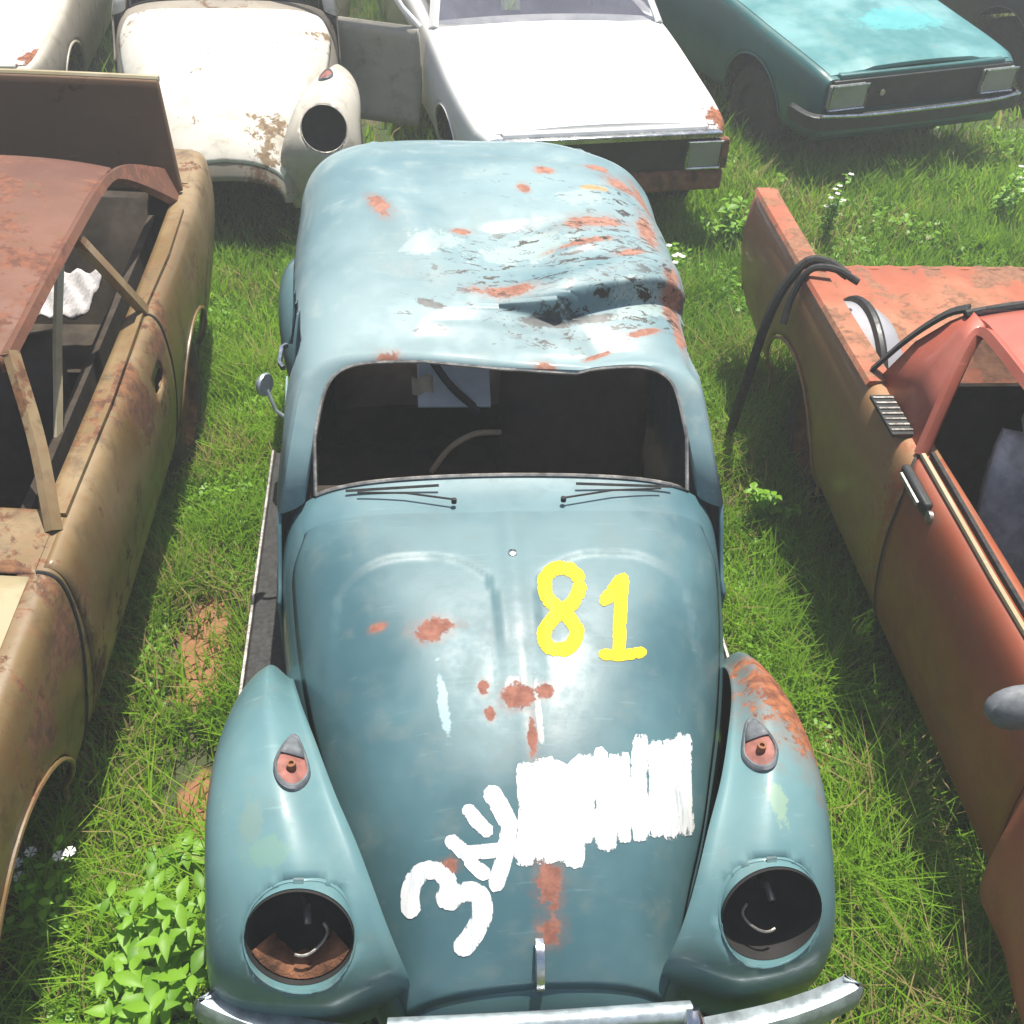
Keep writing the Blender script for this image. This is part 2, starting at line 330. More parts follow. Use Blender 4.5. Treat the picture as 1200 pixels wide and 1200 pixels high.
CAB = [  # y at belt, top z, half width, belt z, slant, exponent
    (1.57, 1.262, .642, .93, .95, 9), (1.61, 1.292, .652, .93, .93, 7.5), (1.72, 1.335, .658, .93, .84, 6), (1.95, 1.385, .66, .93, .6, 5), (2.2, 1.425, .668, .93, .35, 4.8),
    (2.45, 1.45, .672, .93, .15, 4.8), (2.75, 1.45, .672, .93, 0, 4.8), (2.98, 1.425, .672, .92, 0, 5.4), (3.2, 1.365, .645, .90, 0, 4.6), (3.4, 1.285, .58, .87, 0, 2.6),
    (3.6, 1.15, .535, .80, 0, 2.5), (3.78, .98, .485, .70, 0, 2.4), (3.92, .76, .43, .56, 0, 2.3), (3.98, .60, .38, .48, 0, 2.3)]
def crush(p):
    x, y, z = p; k = sm(1.08, 1.22, z)
    if not k: return p
    ly = 1.985 + .22 * sm(.05, .6, x) + .03 * math.sin(9 * x)     # the fold
    d = 0.; k *= 1 - .75 * sm(.57, .64, x)
    hd = sm(1.80, 1.93, y)
    d -= .046 * sm(ly + .014, ly - .010, y) * sm(-.04, .16, x) * hd
    d += .024 * sm(ly - .02, ly + .02, y) * sm(ly + .3, ly + .04, y) * sm(0, .25, x)
    y -= .022 * math.exp(-((y - ly - .02) / .03) ** 2) * sm(0, .2, x) * k
    d += .022 * math.exp(-((y - ly - .06) / .06) ** 2) * sm(-.05, .25, x)
    d -= .035 * sm(.25, .62, x) * sm(2.1, 2.9, y) * sm(3.5, 3.0, y)
    d -= .11 * math.exp(-((x - .10) / .085) ** 2 - ((y - 1.86) / .12) ** 2)
    d += .012 * math.exp(-((x - .37) / .14) ** 2 - ((y - 1.84) / .1) ** 2)
    d -= .038 * math.exp(-((x - .02 + .35 * (y - 2.35)) / .2) ** 2 - ((y - 2.3) / .17) ** 2)
    d += .018 * math.exp(-((x + .3 + .4 * (y - 2.5)) / .08) ** 2 - ((y - 2.5) / .28) ** 2)
    d -= .02 * math.exp(-((x + .12) / .16) ** 2 - ((y - 2.72) / .12) ** 2)
    for x0, y0, x1, y1, am, wd in ((-.48, 2.72, .02, 2.36, -.020, .05), (.02, 2.36, .5, 2.50, -.016, .045), (-.36, 2.86, .12, 2.70, .012, .05), (.1, 2.6, .55, 2.75, -.014, .05), (-.45, 2.2, -.05, 2.12, -.008, .06), (.0, 2.22, .5, 2.32, .012, .03), (.3, 2.62, .58, 2.5, .010, .03), (-.1, 2.95, .4, 2.9, -.012, .05)):
        px, py = x1 - x0, y1 - y0; t = min(1, max(0, ((x - x0) * px + (y - y0) * py) / (px * px + py * py))); dd = math.hypot(x - x0 - t * px, y - y0 - t * py)
        d += am * math.exp(-dd / wd) * math.sin(math.pi * (.12 + .76 * t))
    d += .008 * math.sin(11 * x + 6 * y) * math.sin(13 * y - 4 * x) * sm(-.3, .2, x)
    return Vector((x, y, z + d * k))
def cab_pt(t, a, sc=1., back=0., dent=None):
    y0, top, w, zb, sl, ex = CABT(t); c, s = math.cos(a), math.sin(a); h = top - zb
    z = h * abs(s) ** (2 / ex); x = -w * math.copysign(abs(c) ** (2 / ex), c) * (1 - (.12 - .065 * sm(1.2, 4, t) * (1 if c > 0 else .55)) * z / h)
    p = Vector((x, y0 + z * sl, zb + z))
    return dent(p) if dent else p
def CABT(t):
    return interp([(i, *r) for i, r in enumerate(CAB)], t)
def fender(root, name, yc, side, front, mat, lamp=True, xin=None, matname=None):
    """teardrop wing: crown profile by angle about the wheel centre, from running board over the top to the bumper"""
    zc = .36
    if front:
        RAD = [(-8, .53), (15, .555), (40, .56), (65, .54), (90, .525), (112, .53), (130, .545), (142, .545), (152, .522), (163, .478), (175, .44), (190, .415), (200, .405)]
        XO = [(a, b - (.02 if side < 0 else .05)) for a, b in ((-8, .70), (20, .745), (50, .775), (90, .787), (130, .775), (150, .775), (170, .77), (200, .74))]
    else:
        RAD = [(-15, .56), (10, .55), (40, .53), (70, .50), (90, .49), (115, .48), (140, .47), (165, .465), (188, .47)]
        XO = [(-15, .62), (15, .72), (50, .775), (100, .785), (140, .76), (165, .72), (188, .68)]
    angs = lin(RAD[0][0], RAD[-1][0], 96); P = []
    for an in angs:
        Rr, = interp(RAD, an); xo, = interp(XO, an); ca, sa = math.cos(R(an)), math.sin(R(an)); row = []
        y = yc + ca * Rr
        if front:
            xi = interp(NOSE, max(.31, min(1.5, y)))[0] - .03
        else: xi = .62 - .16 * sm(yc, yc + .6, y)
        lip = .345; wd = xo - xi; n = 44
        for j in range(n):
            q = j / (n - 1) * math.pi / 2
            if front: ex = 2.25 + .35 * sm(60, 140, an)
            else: ex = 2.3
            fx = math.sin(q) ** (2 / ex); fr = math.cos(q) ** (2 / ex)
            r = lip + (Rr - lip) * fr
            r -= .055 * (1 - sm(0, .45, fx)) * (1 if front else .6)         # valley where it meets the body
            row.append(Vector((side * (xi + wd * fx), yc + ca * r, zc + sa * r)))
        row.append(row[-1] - Vector((side * .015, ca * .012, sa * .012)))
        P.append(row)
    mb = MB().grid(P); lampdat = None; solid0 = BVHTree.FromPolygons(mb.v, mb.f)
    if front and lamp:
        c = Vector((side * .53, .385, .715)); ax = Vector((side * .05, -.90, .42)).normalized()
        a1 = Vector((1, 0, 0)); a1 = (a1 - ax * a1.dot(ax)).normalized(); a2 = ax.cross(a1)
        holes(mb, [(c, a1, a2, .12, .12, 2, lambda p: (p - c).dot(ax) > -.12)])
        lampdat = (c, ax, a1, a2, solid0)
    o = mb.build(name, mat, root, solid=.004)
    return o, lampdat, mb
def beetle(root, mats, opt):
    md = lambda k: M[mats.get(k, mats['all'])]
    dent = crush if opt.get('crush') else None
    # nose: scuttle, hood aperture sides and front apron
    ys = [.30, .31] + lin(.33, 1.43, 62) + [1.45, 1.47, 1.5, 1.53, 1.56, 1.60, 1.645]; us = lin(-1, 1, 121); P = []
    for y in ys:
        row = []
        for u in us:
            e = abs(nose_pt(y, u).x) / .65; yy = y if y < 1.44 else 1.44 + (y - 1.44) * (1 - .24 * min(1, e) ** 2)
            row.append(nose_pt(yy, u))
        P.append(row)
    P.append([p + Vector((0, .012, -.03)) if p.z > .9 else p for p in P[-1]])
    mb = MB().grid(P)
    hw = lambda y: interp(NOSE, y)[0]
    mb.build('nose', md('all'), root, solid=.004)
    # hood: lies 9 mm proud, ends short of the edge so that a seam shows
    ys = lin(.345, 1.495, 116); rows = []
    for y in ys:
        w = hw(y) - .042; w *= 1 - .07 * sm(1.36, 1.50, y) ** 2; row = []
        for f in lin(-1, 1, 97):
            x = w * f; z = hood_z(x, y) + .009
            z += .004 * math.exp(-(x / .03) ** 2)
            if opt.get('press'):
                ax = abs(x); e = max(abs((ax - .265) / .205) , 0); yl = 1.345 - .09 * e ** 2.6 - .25 * max(0, e - .98) * 8
                z -= .006 * sm(-.004, .016, yl - y) * sm(.75, 1.2, y) * sm(1.12, .95, e)
            row.append(Vector((x, y, z)))
        row[0].z -= .006; row[-1].z -= .006; rows.append(row)
    rows.insert(0, [p + Vector((0, -.012, -.02)) for p in rows[0]]); rows.append([p + Vector((0, .004, -.016)) for p in rows[-1]])
    hmb = MB().grid(rows); hood = hmb.build('hood', md('hood'), root, solid=.003)
    # scuttle + cabin
    aa = lin(0, math.pi, 121); ts = lin(0, 1.5, 20)[:-1] + lin(1.5, 4.2, 150)[:-1] + lin(4.2, len(CAB) - 1, 70); P = []
    # windshield return: opening -> outer contour
    cen = Vector((0, 1.735, 1.10))
    def sc(p, kx, kz, bk): 
        d = p - cen; return Vector((d.x * kx, cen.y + d.y * kz + bk, cen.z + d.z * kz))
    base = [cab_pt(0, a) for a in aa]
    for kx, kz, bk in ((.885, .875, .05), (.888, .88, .012), (.90, .895, .0), (.93, .93, -.004), (.97, .975, -.002)): P.append([sc(p, kx, kz, bk) for p in base])
    for t in ts: P.append([cab_pt(t, a) for a in aa])
    mb = MB().grid(P); hs = []
    for sd in (-1, 1):
        hs.append(((0, 2.27, 1.115), (0, 1, 0), (0, 0, 1), .33, .135, 5, lambda p, sd=sd: p.x * sd > .5))
        hs.append(((0, 2.85, 1.12), (0, 1, 0), (0, 0, 1), .17, .12, 4, lambda p, sd=sd: p.x * sd > .45))
    hs.append(((0, 3.30, 1.31), (1, 0, 0), (0, .87, -.5), .44, .14, 4, lambda p: p.y > 3.05))
    holes(mb, hs)
    if dent: mb.v = [tuple(dent(Vector(p))) for p in mb.v]
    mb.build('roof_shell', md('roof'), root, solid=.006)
    # windshield sill and rim
    bot = []
    for x in lin(-.60, .60, 41):
        e = abs(x) / .60
        yy = 1.44 + .205 * (1 - .24 * min(1, abs(x) / .65) ** 2); bot.append((x, yy, hood_z(x, yy)))
    rim = [Vector((x, y, z + .004)) for x, y, z in bot if abs(x) < .558]
    up = [sc(p, .892, .885, .004) for p in base]; up = [dent(p) if dent else p for p in up]; up = [p for p in up if p.z > .995 + .03]
    loop = rim + up[::-1]
    mbr = MB(); loop2 = [Vector(p) for p in loop]; mbr.tube(loop2 + [loop2[0]], .006, 6); mbr.build('windshield_seal', M['rubber'] if not opt.get('lightseal') else M['steel'], root)
    # lower sides
    for sd in (-1, 1):
        rows = [[Vector((sd * (interp([(.33, .635), (.42, .65), (.6, .654), (.8, .652), (.95, .647)], z)[0] - .14 * sm(2.9, 3.95, y)), y, z)) for z in lin(.33, .95 - .22 * sm(1.62, 1.43, y), 18)] for y in lin(1.42, 2.60, 30)]
        d = MB().grid(rows).build('door', md('all'), root, solid=.01)
        MB().bar([(sd * .70, 2.43, .86), (sd * .715, 2.46, .86), (sd * .715, 2.56, .86), (sd * .70, 2.58, .86)], .018, .014, (sd, 0, 0)).build('door_handle', M['chrome'], d)
        rows = [[Vector((sd * (interp([(.33, .64), (.42, .66), (.6, .665), (.8, .66), (.95, .65)], z)[0] - .15 * sm(2.8, 3.95, y)), y, z)) for z in lin(.33, .95, 12)] for y in lin(2.612, 3.95, 20)]
        MB().grid(rows).build('quarter_panel', md('all'), root, solid=.006)
        rb = MB(); rb.box((sd * (.715 if sd < 0 else .69), 1.95, .335), (.15 if sd < 0 else .1, 1.35, .025)); rb.build('running_board', M['rubber'], root, bevel=.006)
        rb = MB(); rb.box((sd * (.797 if sd < 0 else .747), 1.95, .335), (.012, 1.37, .035)); rb.build('running_board_trim', M['steel'], root, bevel=.003)
    for y in (3.9,):
        MB().box((0, 3.93, .50), (.86, .03, .3)).build('rear_apron', md('all'), root, bevel=.01)
    # wings
    for sd in (-1, 1):
        if sd in opt.get('wings', (-1, 1)):
            fo, ld_, fmb = fender(root, 'front_fender', .78, sd, True, md('fender'))
            c, ax, a1, a2, sol = ld_
            mt4 = Matrix((a1, a2, ax)).transposed().to_4x4(); mt4.translation = c
            rows = []
            def surf(r, q):
                hit = sol.ray_cast(c + a1 * r * math.cos(q) + a2 * r * math.sin(q) + ax * .4, -ax)[0]
                return hit if hit is not None else c + a1 * r * math.cos(q) + a2 * r * math.sin(q)
            for q in lin(0, 2 * math.pi, 65)[:-1]:
                o1 = surf(.124, q); i1 = surf(.1195, q); dp = (i1 - c).dot(ax); rows.append([o1 - ax * .004, o1 + ax * .001, (o1 + i1) / 2 + ax * .002, i1 + ax * .0, i1 - ax * .01, i1 - ax * (dp + .03)])
            MB().grid(rows, cu=True).build('headlight_rim', M[opt.get('rimmat', 'blue_fender')], fo)
            MB().lathe([(.118, -.02), (.114, -.09), (.09, -.125), (.04, -.14), (.001, -.14)], mt4, 40).build('headlight_bucket', M['dark'], fo)
            if opt.get('hero'):
                pts = [mt4 @ Vector((.058 * math.cos(q), .058 * math.sin(q), -.05 + .01 * math.sin(3 * q))) for q in (lin(R(255), R(385), 16) if sd < 0 else lin(R(160), R(290), 16))]
                MB().tube(pts, .0035, 6).build('retaining_wire', M['steel'], fo)
                if sd < 0:
                  dirt = [mt4 @ Vector((.114 * math.cos(q), .114 * math.sin(q), -.035)) for q in lin(R(200), R(340), 16)]
                  dirt2 = [mt4 @ Vector((.07 * math.cos(q), .085 * math.sin(q) * (1 + .1 * math.sin(9 * q)), -.09)) for q in lin(R(200), R(340), 16)]
                  MB().grid([dirt, dirt2]).build('rusty_floor', M['rust'], fo, solid=.002)
                MB().tube([mt4 @ Vector(p) for p in ((.0, .03, -.13), (.01, .035, -.09), (.014, .01, -.06))], .008, 8).build('bulb_socket', M['steel'], fo)
                # clip on top
                MB().box(surf(.124, R(90)) + ax * .008, (.022, .012, .008), mt4.to_3x3()).build('headlight_clip', M['chrome'], fo)
            # empty indicator lamp base, teardrop
            dg = BVHTree.FromPolygons(fmb.v, fmb.f)
            x0 = sd * .555; y0 = .755
            def onf(x, y, h=0.):
                hit, nn, _, _ = dg.ray_cast(Vector((x, y, 2)), Vector((0, 0, -1)))
                if hit is None: return Vector((x, y, .86))
                return hit + Vector((0, 0, 1)) * h
            def drop(q, s):   # outline: round in front (-y), pointed behind
                yy = -math.cos(q); wx = math.sin(q) * (1 - .48 * sm(-.4, 1., yy))
                return (x0 + .039 * s * wx, y0 + (.070 * yy + (.012 * yy if yy > 0 else 0)) * s)
            qs = lin(0, 2 * math.pi, 41)[:-1]
            ring = MB().grid([[onf(*drop(q, s), h) for q in qs] for s, h in ((1.12, .0), (1.1, .01), (1.0, .014), (.9, .011), (.88, .004))], cv=True)
            tl = ring.build('indicator_seal', M['greyring'], fo)
            MB().grid([[onf(*drop(q, s), h) for q in qs] for s, h in ((.9, .006), (.6, .007), (.3, .007), (.01, .007))], cv=True).build('indicator_base', M['salmon'], tl)
            if opt.get('hero'):
                MB().lathe([(.011, 0), (.011, .02), (.006, .02), (.005, .012), (.0005, .012)], Matrix.Translation(onf(x0, y0 - .018, .006)), 16).build('bulb_holder', M['rust'], tl)
                MB().grid([[onf(x0 + wx * a, y0 + .022 + b, .014) for a in (-1, -.5, 0, .5, 1)] for b, wx in ((-.004, .026), (.018, .022), (.052, .008))]).build('indicator_cap', M['greyring'], tl, solid=.004)
        fender(root, 'rear_fender', 3.2, sd, False, md('all'), lamp=False)
        wheel(root, sd * .665, .80, sd, .32, .15); wheel(root, sd * .655, 3.18, sd, .32, .15)
    # cabin
    MB().box((0, 2.3, .30), (1.24, 1.9, .03)).build('floor', M['cabin'], root)
    MB().grid([[Vector((x, 1.66 + dy, z)) for x in lin(-.56, .56, 13)] for dy, z in ((-.03, .93), (.03, .93), (.06, .91), (.11, .80), (.07, .70))]).build('dashboard', md('dash') if 'dash' in mats else M['cabin'], root, solid=.01)
    MB().box((0, 1.47, .56), (1.2, .03, .5)).build('bulkhead', M['cabin'], root)
    MB().box((0, 3.22, .72), (1.2, .03, .5)).build('rear_bulkhead', M['cabin'], root)
    for x in ((.3,) if opt.get('hero') else (-.3, .3)):
        sb = MB(); rot = Matrix.Rotation(R(-18), 3, 'X')
        rows = []
        for a in lin(0, 1, 10):
            rows.append([Vector((x + .23 * u * (1 - .25 * a ** 4), 2.22 + .18 * a + .06 * u * u, .52 + .50 * a)) for u in lin(-1, 1, 9)])
        sb.grid(rows).build('seat_back', M['seat_dark'], root, solid=.09)
        MB().grid([[Vector((x + .24 * u, 1.8 + .46 * a, .5 - .03 * a - .04 * u ** 4)) for u in lin(-1, 1, 9)] for a in lin(0, 1, 6)]).build('seat_cushion', M['seat_dark'], root, solid=.12)
    MB().grid([[Vector((.55 * u, 2.75 + yy, zz - .03 * u ** 6)) for u in lin(-1, 1, 15)] for yy, zz in ((0, .34), (.0, .48), (.1, .52), (.3, .50), (.36, .62), (.45, .85), (.52, .95))]).build('rear_seat', M['seat_dark'], root, solid=.04)
    sw = Matrix.Translation((.30, 1.80, .93)) @ Matrix.Rotation(R(52), 4, 'X')
    ring = [sw @ Vector((.185 * math.cos(q), .185 * math.sin(q), 0)) for q in lin(0, 2 * math.pi, 41)]
    st = MB().tube(ring, .011, 8); st.tube([sw @ Vector((-.18, 0, 0)), sw @ Vector((0, -.03, -.04)), sw @ Vector((.18, 0, 0))], .009, 6); st.tube([sw @ Vector((0, -.03, -.03)), sw @ Vector((0, -.03, -.35))], .02, 8)
    if not opt.get('hero'): st.build('steering_wheel', M['rubber'], root)
    return hmb, hood

bt = thing('rounded_car', 'dented blue grey rounded old car with crushed roof and a yellow 81 on its hood', 'car')
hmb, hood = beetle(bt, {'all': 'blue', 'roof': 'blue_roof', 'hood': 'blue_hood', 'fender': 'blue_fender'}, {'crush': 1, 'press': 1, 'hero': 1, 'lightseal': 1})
# bumper: blade with turned back ends, raised centre bar between two overriders
def sweep(path, prof, name, mat, root, up=Vector((0, 0, 1)), **kw):
    path = [Vector(p) for p in path]; rows = []
    for i, p in enumerate(path):
        t = (path[min(i + 1, len(path) - 1)] - path[max(i - 1, 0)]).normalized(); o = t.cross(up).normalized()
        rows.append([p + o * a + up * b for a, b in prof])
    mb = MB().grid(rows); return mb.build(name, mat, root, **kw)
BL = [(0, -.055), (.018, -.05), (.026, -.02), (.022, .02), (.01, .04), (-.03, .046)]
def bump_path(z=.45):
    return spline([(-.76, .395, z), (-.745, .38, z), (-.62, .325, z), (-.44, .28, z), (-.22, .245, z), (0, .235, z), (.24, .235, z), (.50, .265, z), (.64, .295, z), (.745, .33, z), (.76, .345, z)], 61)
fb = sweep(bump_path(), BL, 'front_bumper', M['bumper'], bt, solid=.004)
for x in (-.34, .34):
    og = MB(); og.tube(spline([(x, .28, .33), (x, .235, .36), (x, .215, .43), (x, .225, .51), (x, .27, .56)], 14), [.02, .026, .03, .032, .034, .035, .035, .035, .034, .033, .03, .028, .024, .016], 12).build('overrider', M['chrome'], fb)
MB().tube(spline([(-.34, .275, .535), (-.2, .268, .545), (0, .265, .548), (.2, .268, .545), (.34, .275, .535)], 24), .024, 12).build('top_rail', M['bumper'], fb)
sweep([(-x, 4.06 - (y - .24), z + .03) for x, y, z in bump_path()], BL, 'rear_bumper', M['chrome'], bt, solid=.004)
# hood handle, badge boss, wipers, mirror
MB().bar(spline([(0.0, .40, .655), (0, .37, .655), (0, .335, .61), (0, .325, .575), (0, .345, .55)], 12), .022, .012, (0, -1, .5)).build('hood_handle', M['chrome'], bt)
MB().lathe([(.013, 0), (.012, .004), (.006, .006), (.0005, .007)], Matrix.Translation((0, 1.335, hood_z(0, 1.335) + .012)), 20).build('hood_badge', M['chrome'], bt)
for x0, x1, yy in ((-.15, -.42, 1.548), (.16, .45, 1.548)):
    wb = MB(); wb.tube([(x0, 1.53, .995), (x0, 1.532, 1.008)], .008, 8); wb.tube([(x0, 1.532, 1.006), ((x0 + x1) / 2, yy + .015, 1.006), (x1, yy + .03, .998)], .003, 6); wb.bar([(x0 + (x1 - x0) * .15, yy + .045, 1.008), (x1 * 1.08, yy + .045, .992)], .008, .005, (0, -1, 1)); wb.build('wiper', M['rubber'], bt)
mr = MB(); mr.tube([(-.65, 1.98, .97), (-.68, 1.98, 1.0), (-.70, 2.0, 1.06)], .006, 8)
mmt = Matrix.Translation((-.705, 2.0, 1.08)) @ Matrix.Rotation(R(-100), 4, 'X') @ Matrix.Rotation(R(-60), 4, 'Y')
mr.lathe([(.0005, .024), (.02, .02), (.033, .01), (.037, 0), (.034, -.006), (.0005, -.006)], mmt, 24); mr.build('door_mirror', M['bumper'], bt)

# marks on the hood
hb = BVHTree.FromPolygons(hmb.v, hmb.f)
def brush(strokes, name, mat, label=None, rnd=.22):
    mb = MB(); ed = []
    for pts, wpx in strokes:
        pts = spline(pts, max(6, 5 * len(pts))) if len(pts) > 2 else [tuple(np.array(pts[0]) * (1 - t) + np.array(pts[1]) * t) for t in lin(0, 1, 10)]
        rows = []; n = len(pts)
        for i, p in enumerate(pts):
            a = pts[max(i - 1, 0)]; b = pts[min(i + 1, n - 1)]; d = np.array([b[0] - a[0], b[1] - a[1]]); d /= np.linalg.norm(d) + 1e-9; nn = np.array([-d[1], d[0]])
            wj = wpx * (1.18 + random.uniform(-.035, .035)) / 2 * (.72 if i in (0, n - 1) and rnd else 1); row = []
            for s in lin(-1, 1, 9):
                off = d * ((1 - s * s) * wpx * rnd * (1 if i == n - 1 else -1 if i == 0 else 0)) + d * (random.uniform(-.05, .05) * wpx if i in (0, n - 1) else 0)
                q = np.array(p) + nn * s * wj + off
                hit, no, _, _ = hb.ray_cast(CAMP, pxray(*q))
                if hit is None: row = None; break
                if no.z < 0: no = -no
                row.append(hit + no * (.0018 + .0004 * (len(mb.v) % 3) * 0))
            if row: rows.append(row)
        if len(rows) > 1:
            mb.grid(rows); nr = len(rows); ed += [max(abs(s), (1 - 2 * min(i, nr - 1 - i) / nr * 2.2) if rnd < .2 else 0) for i in range(nr) for s in lin(-1, 1, 9)]
    me = mb.mesh(name); a = me.attributes.new('edge', 'FLOAT', 'POINT'); a.data.foreach_set('value', ed)
    return link(name, me, mat, hood, label=label)
Z = lambda L: [(200 + x / 1.5, 600 + y / 1.5) for x, y in L]
brush([(Z([(722, 118), (692, 98), (660, 112), (662, 150), (690, 176), (714, 208), (700, 238), (668, 240), (656, 215), (676, 184), (708, 158), (722, 126)]), 15),
       (Z([(760, 160), (780, 136), (794, 116)]), 14), (Z([(795, 112), (790, 180), (788, 250)]), 14), (Z([(756, 250), (790, 252), (832, 246)]), 12)], 'painted_number', M['yellow'], 'yellow hand painted number 81')
brush([(Z([(424, 708), (422, 668), (438, 636), (466, 630), (488, 652), (480, 690)]), 19), (Z([(482, 690), (510, 670), (540, 672), (548, 706), (532, 742), (508, 772)]), 21),
       (Z([(488, 575), (510, 592), (535, 622), (556, 640)]), 15), (Z([(520, 520), (540, 545), (560, 565)]), 15), (Z([(560, 488), (580, 520), (600, 560)]), 19), (Z([(596, 545), (588, 600), (570, 662)]), 17), (Z([(508, 600), (560, 596), (604, 590)]), 15)], 'painted_digits', M['whitepaint'], 'white hand painted digits 3 and 4')
bl = []
for x0, x1, ya, yb in ((624, 706, 440, 618), (736, 794, 418, 592), (826, 900, 392, 575)):
    for f in lin(0, 1, 4): 
        x = x0 + (x1 - x0) * f; bl.append((Z([(x, ya + random.uniform(-5, 16)), (x + random.uniform(-4, 6), (ya + yb) / 2), (x + random.uniform(-4, 8), yb + random.uniform(-14, 8))]), (x1 - x0) / 3 * random.uniform(.66, .84)))
for a in ([(630, 480), (672, 530), (702, 600)], [(640, 600), (690, 560), (760, 540), (800, 500)], [(770, 440), (800, 500), (850, 540)], [(650, 450), (700, 470), (740, 440)]): bl.append((Z(a), 30))
brush(bl, 'painted_blocks', M['whitepaint'], 'white paint strokes that cover older numbers', .08)

# things lying in the cabin
bd = MB(); bd.box((-.115, 2.36, .86), (.25, .014, .22), Matrix.Rotation(R(-62), 3, 'X')); tag(bd.build('light_patch_board', M['foam'], None, smooth=False, bevel=.004), 'pale board added for a bright patch of light inside the blue car behind its front seats', 'board')  # added to stand in for a bright patch of light in the cabin
bd = MB(); bd.tube(spline([(-.20, 2.33, .97), (-.13, 2.29, .88), (-.03, 2.26, .79)], 12), .014, 8); tag(bd.build('metal_strut', M['black'], None), 'dark diagonal strut lying across the pale board in the blue car', 'strut')
bd = MB(); bd.tube(spline([(-.20, 2.02, .72), (-.14, 2.04, .80), (-.06, 2.07, .835), (.03, 2.1, .82)], 20), .010, 8); tag(bd.build('bent_wire', flat('tan_wire', (.42, .3, .17), .6), None), 'tan bent wire loop among the seats of the blue car', 'wire')

# ---------------------------------------------------------------- boxy cars
SEC = [(.86, 1.0), (.93, .997), (.965, .97), (.985, .90), (.998, .75), (1.0, .6), (.99, .42), (.965, .2), (.93, .05), (.90, 0)]
SECT = [(i, *p) for i, p in enumerate(SEC)]
def side_pt(rows, y, t, side, off=0.):
    w, zb, zs = interp(rows, y); fx, fz = interp(SECT, t * (len(SEC) - 1)); return Vector((side * (w * fx + off), y, zs + (zb - zs) * fz))
def side_patch(rows, y0, y1, t0, t1, side, off, ny=30, nt=16):
    return MB().grid([[side_pt(rows, y, t, side, off) for t in lin(t0, t1, nt)] for y in lin(y0, y1, ny)])
def boxbody(root, rows, wheels, ar, mat, archz=.30, name='body', thick=.006, extra=(), tail=True):
    mb = MB(); L = rows[-1][0]; ys = lin(0, L, int(L / .03)); ts = lin(0, 1, 34)
    for sd in (-1, 1): mb.grid([[side_pt(rows, y, t, sd) for t in ts] for y in ys])
    holes(mb, [((0, wy, archz), (0, 1, 0), (0, 0, 1), ar, ar, 2.2, lambda p: p.z < .78) for wy in wheels] + list(extra))
    for y in ((0, L) if tail else (0,)): mb.grid([[side_pt(rows, y, t, sd) for t in ts] for sd in (-1, 1)])
    o = mb.build(name, mat, root, solid=thick)
    for wy in wheels:      # flared lip round each arch
        for sd in (-1, 1):
            pts = []
            for q in lin(R(-8), R(188), 30):
                y = wy + ar * math.cos(q); z = archz + ar * math.sin(q); w, zb, zs = interp(rows, min(max(y, 0), L)); best = min((abs(side_pt(rows, y, t, sd).z - z), t) for t in lin(.15, 1, 40))[1]
                pts.append(Vector((side_pt(rows, y, best, sd).x + sd * .002, y, z)))
            MB().tube(pts, .007, 6).build('arch_lip', mat, root)
    return o
def deck(root, rows, y0, y1, mat, name, crown=.02, wf=.93, crease=0., ny=24, front_drop=.02, lift=.003):
    P = []
    for y in lin(y0, y1, ny):
        w, zb, zs = interp(rows, y); r = []
        for u in lin(-1, 1, 41):
            z = zb + lift + crown * (1 - u * u)
            if crease: z += crease * (sm(.62, .58, abs(u)) - .0)
            r.append(Vector((w * wf * u, y, z)))
        P.append(r)
    P.insert(0, [p + Vector((0, -.008, -front_drop)) for p in P[0]])
    for r in P: r.insert(0, r[0] - Vector((-.004, 0, .02))); r.append(r[-1] - Vector((.004, 0, .02)))
    return MB().grid(P).build(name, mat, root, solid=.004)
def roof(root, name, mat, st, crown=.04):
    """st rows: y, half width, edge z"""
    P = []
    for y in lin(st[0][0], st[-1][0], 36):
        w, z = interp(st, y); r = []
        for u in lin(-1.0, 1.0, 33): r.append(Vector((w * math.copysign(abs(u) ** .9, u), y, z + crown * (1 - abs(u) ** 3.2))))
        r.insert(0, r[0] + Vector((-.006, 0, -.035))); r.append(r[-1] + Vector((.006, 0, -.035))); P.append(r)
    return MB().grid(P).build(name, mat, root, solid=.012)
def seat(root, x, y, mat, w=.46, head=True, z0=.42):
    P = [[Vector((x + w / 2 * u * (1 - .2 * a ** 5), y + .22 * a + .05 * u * u, z0 + .56 * a)) for u in lin(-1, 1, 11)] for a in lin(0, 1, 12)]
    s = MB().grid(P).build('seat_back', mat, root, solid=.10)
    if head:
        MB().grid([[Vector((x + .14 * u, y + .23 + .03 * u * u, z0 + .60 + .18 * a)) for u in lin(-1, 1, 7)] for a in lin(0, 1, 6)]).build('headrest', mat, s, solid=.08)
    MB().grid([[Vector((x + w / 2 * u, y - .46 + .48 * a, z0 + .02 - .03 * a - .04 * u ** 4)) for u in lin(-1, 1, 9)] for a in lin(0, 1, 8)]).build('seat_cushion', mat, root, solid=.13)
def frame4(pts, w, mat, name, root, nrm):
    MB().tube([Vector(p) for p in list(pts) + [pts[0]]], w, 6).build(name, mat, root)

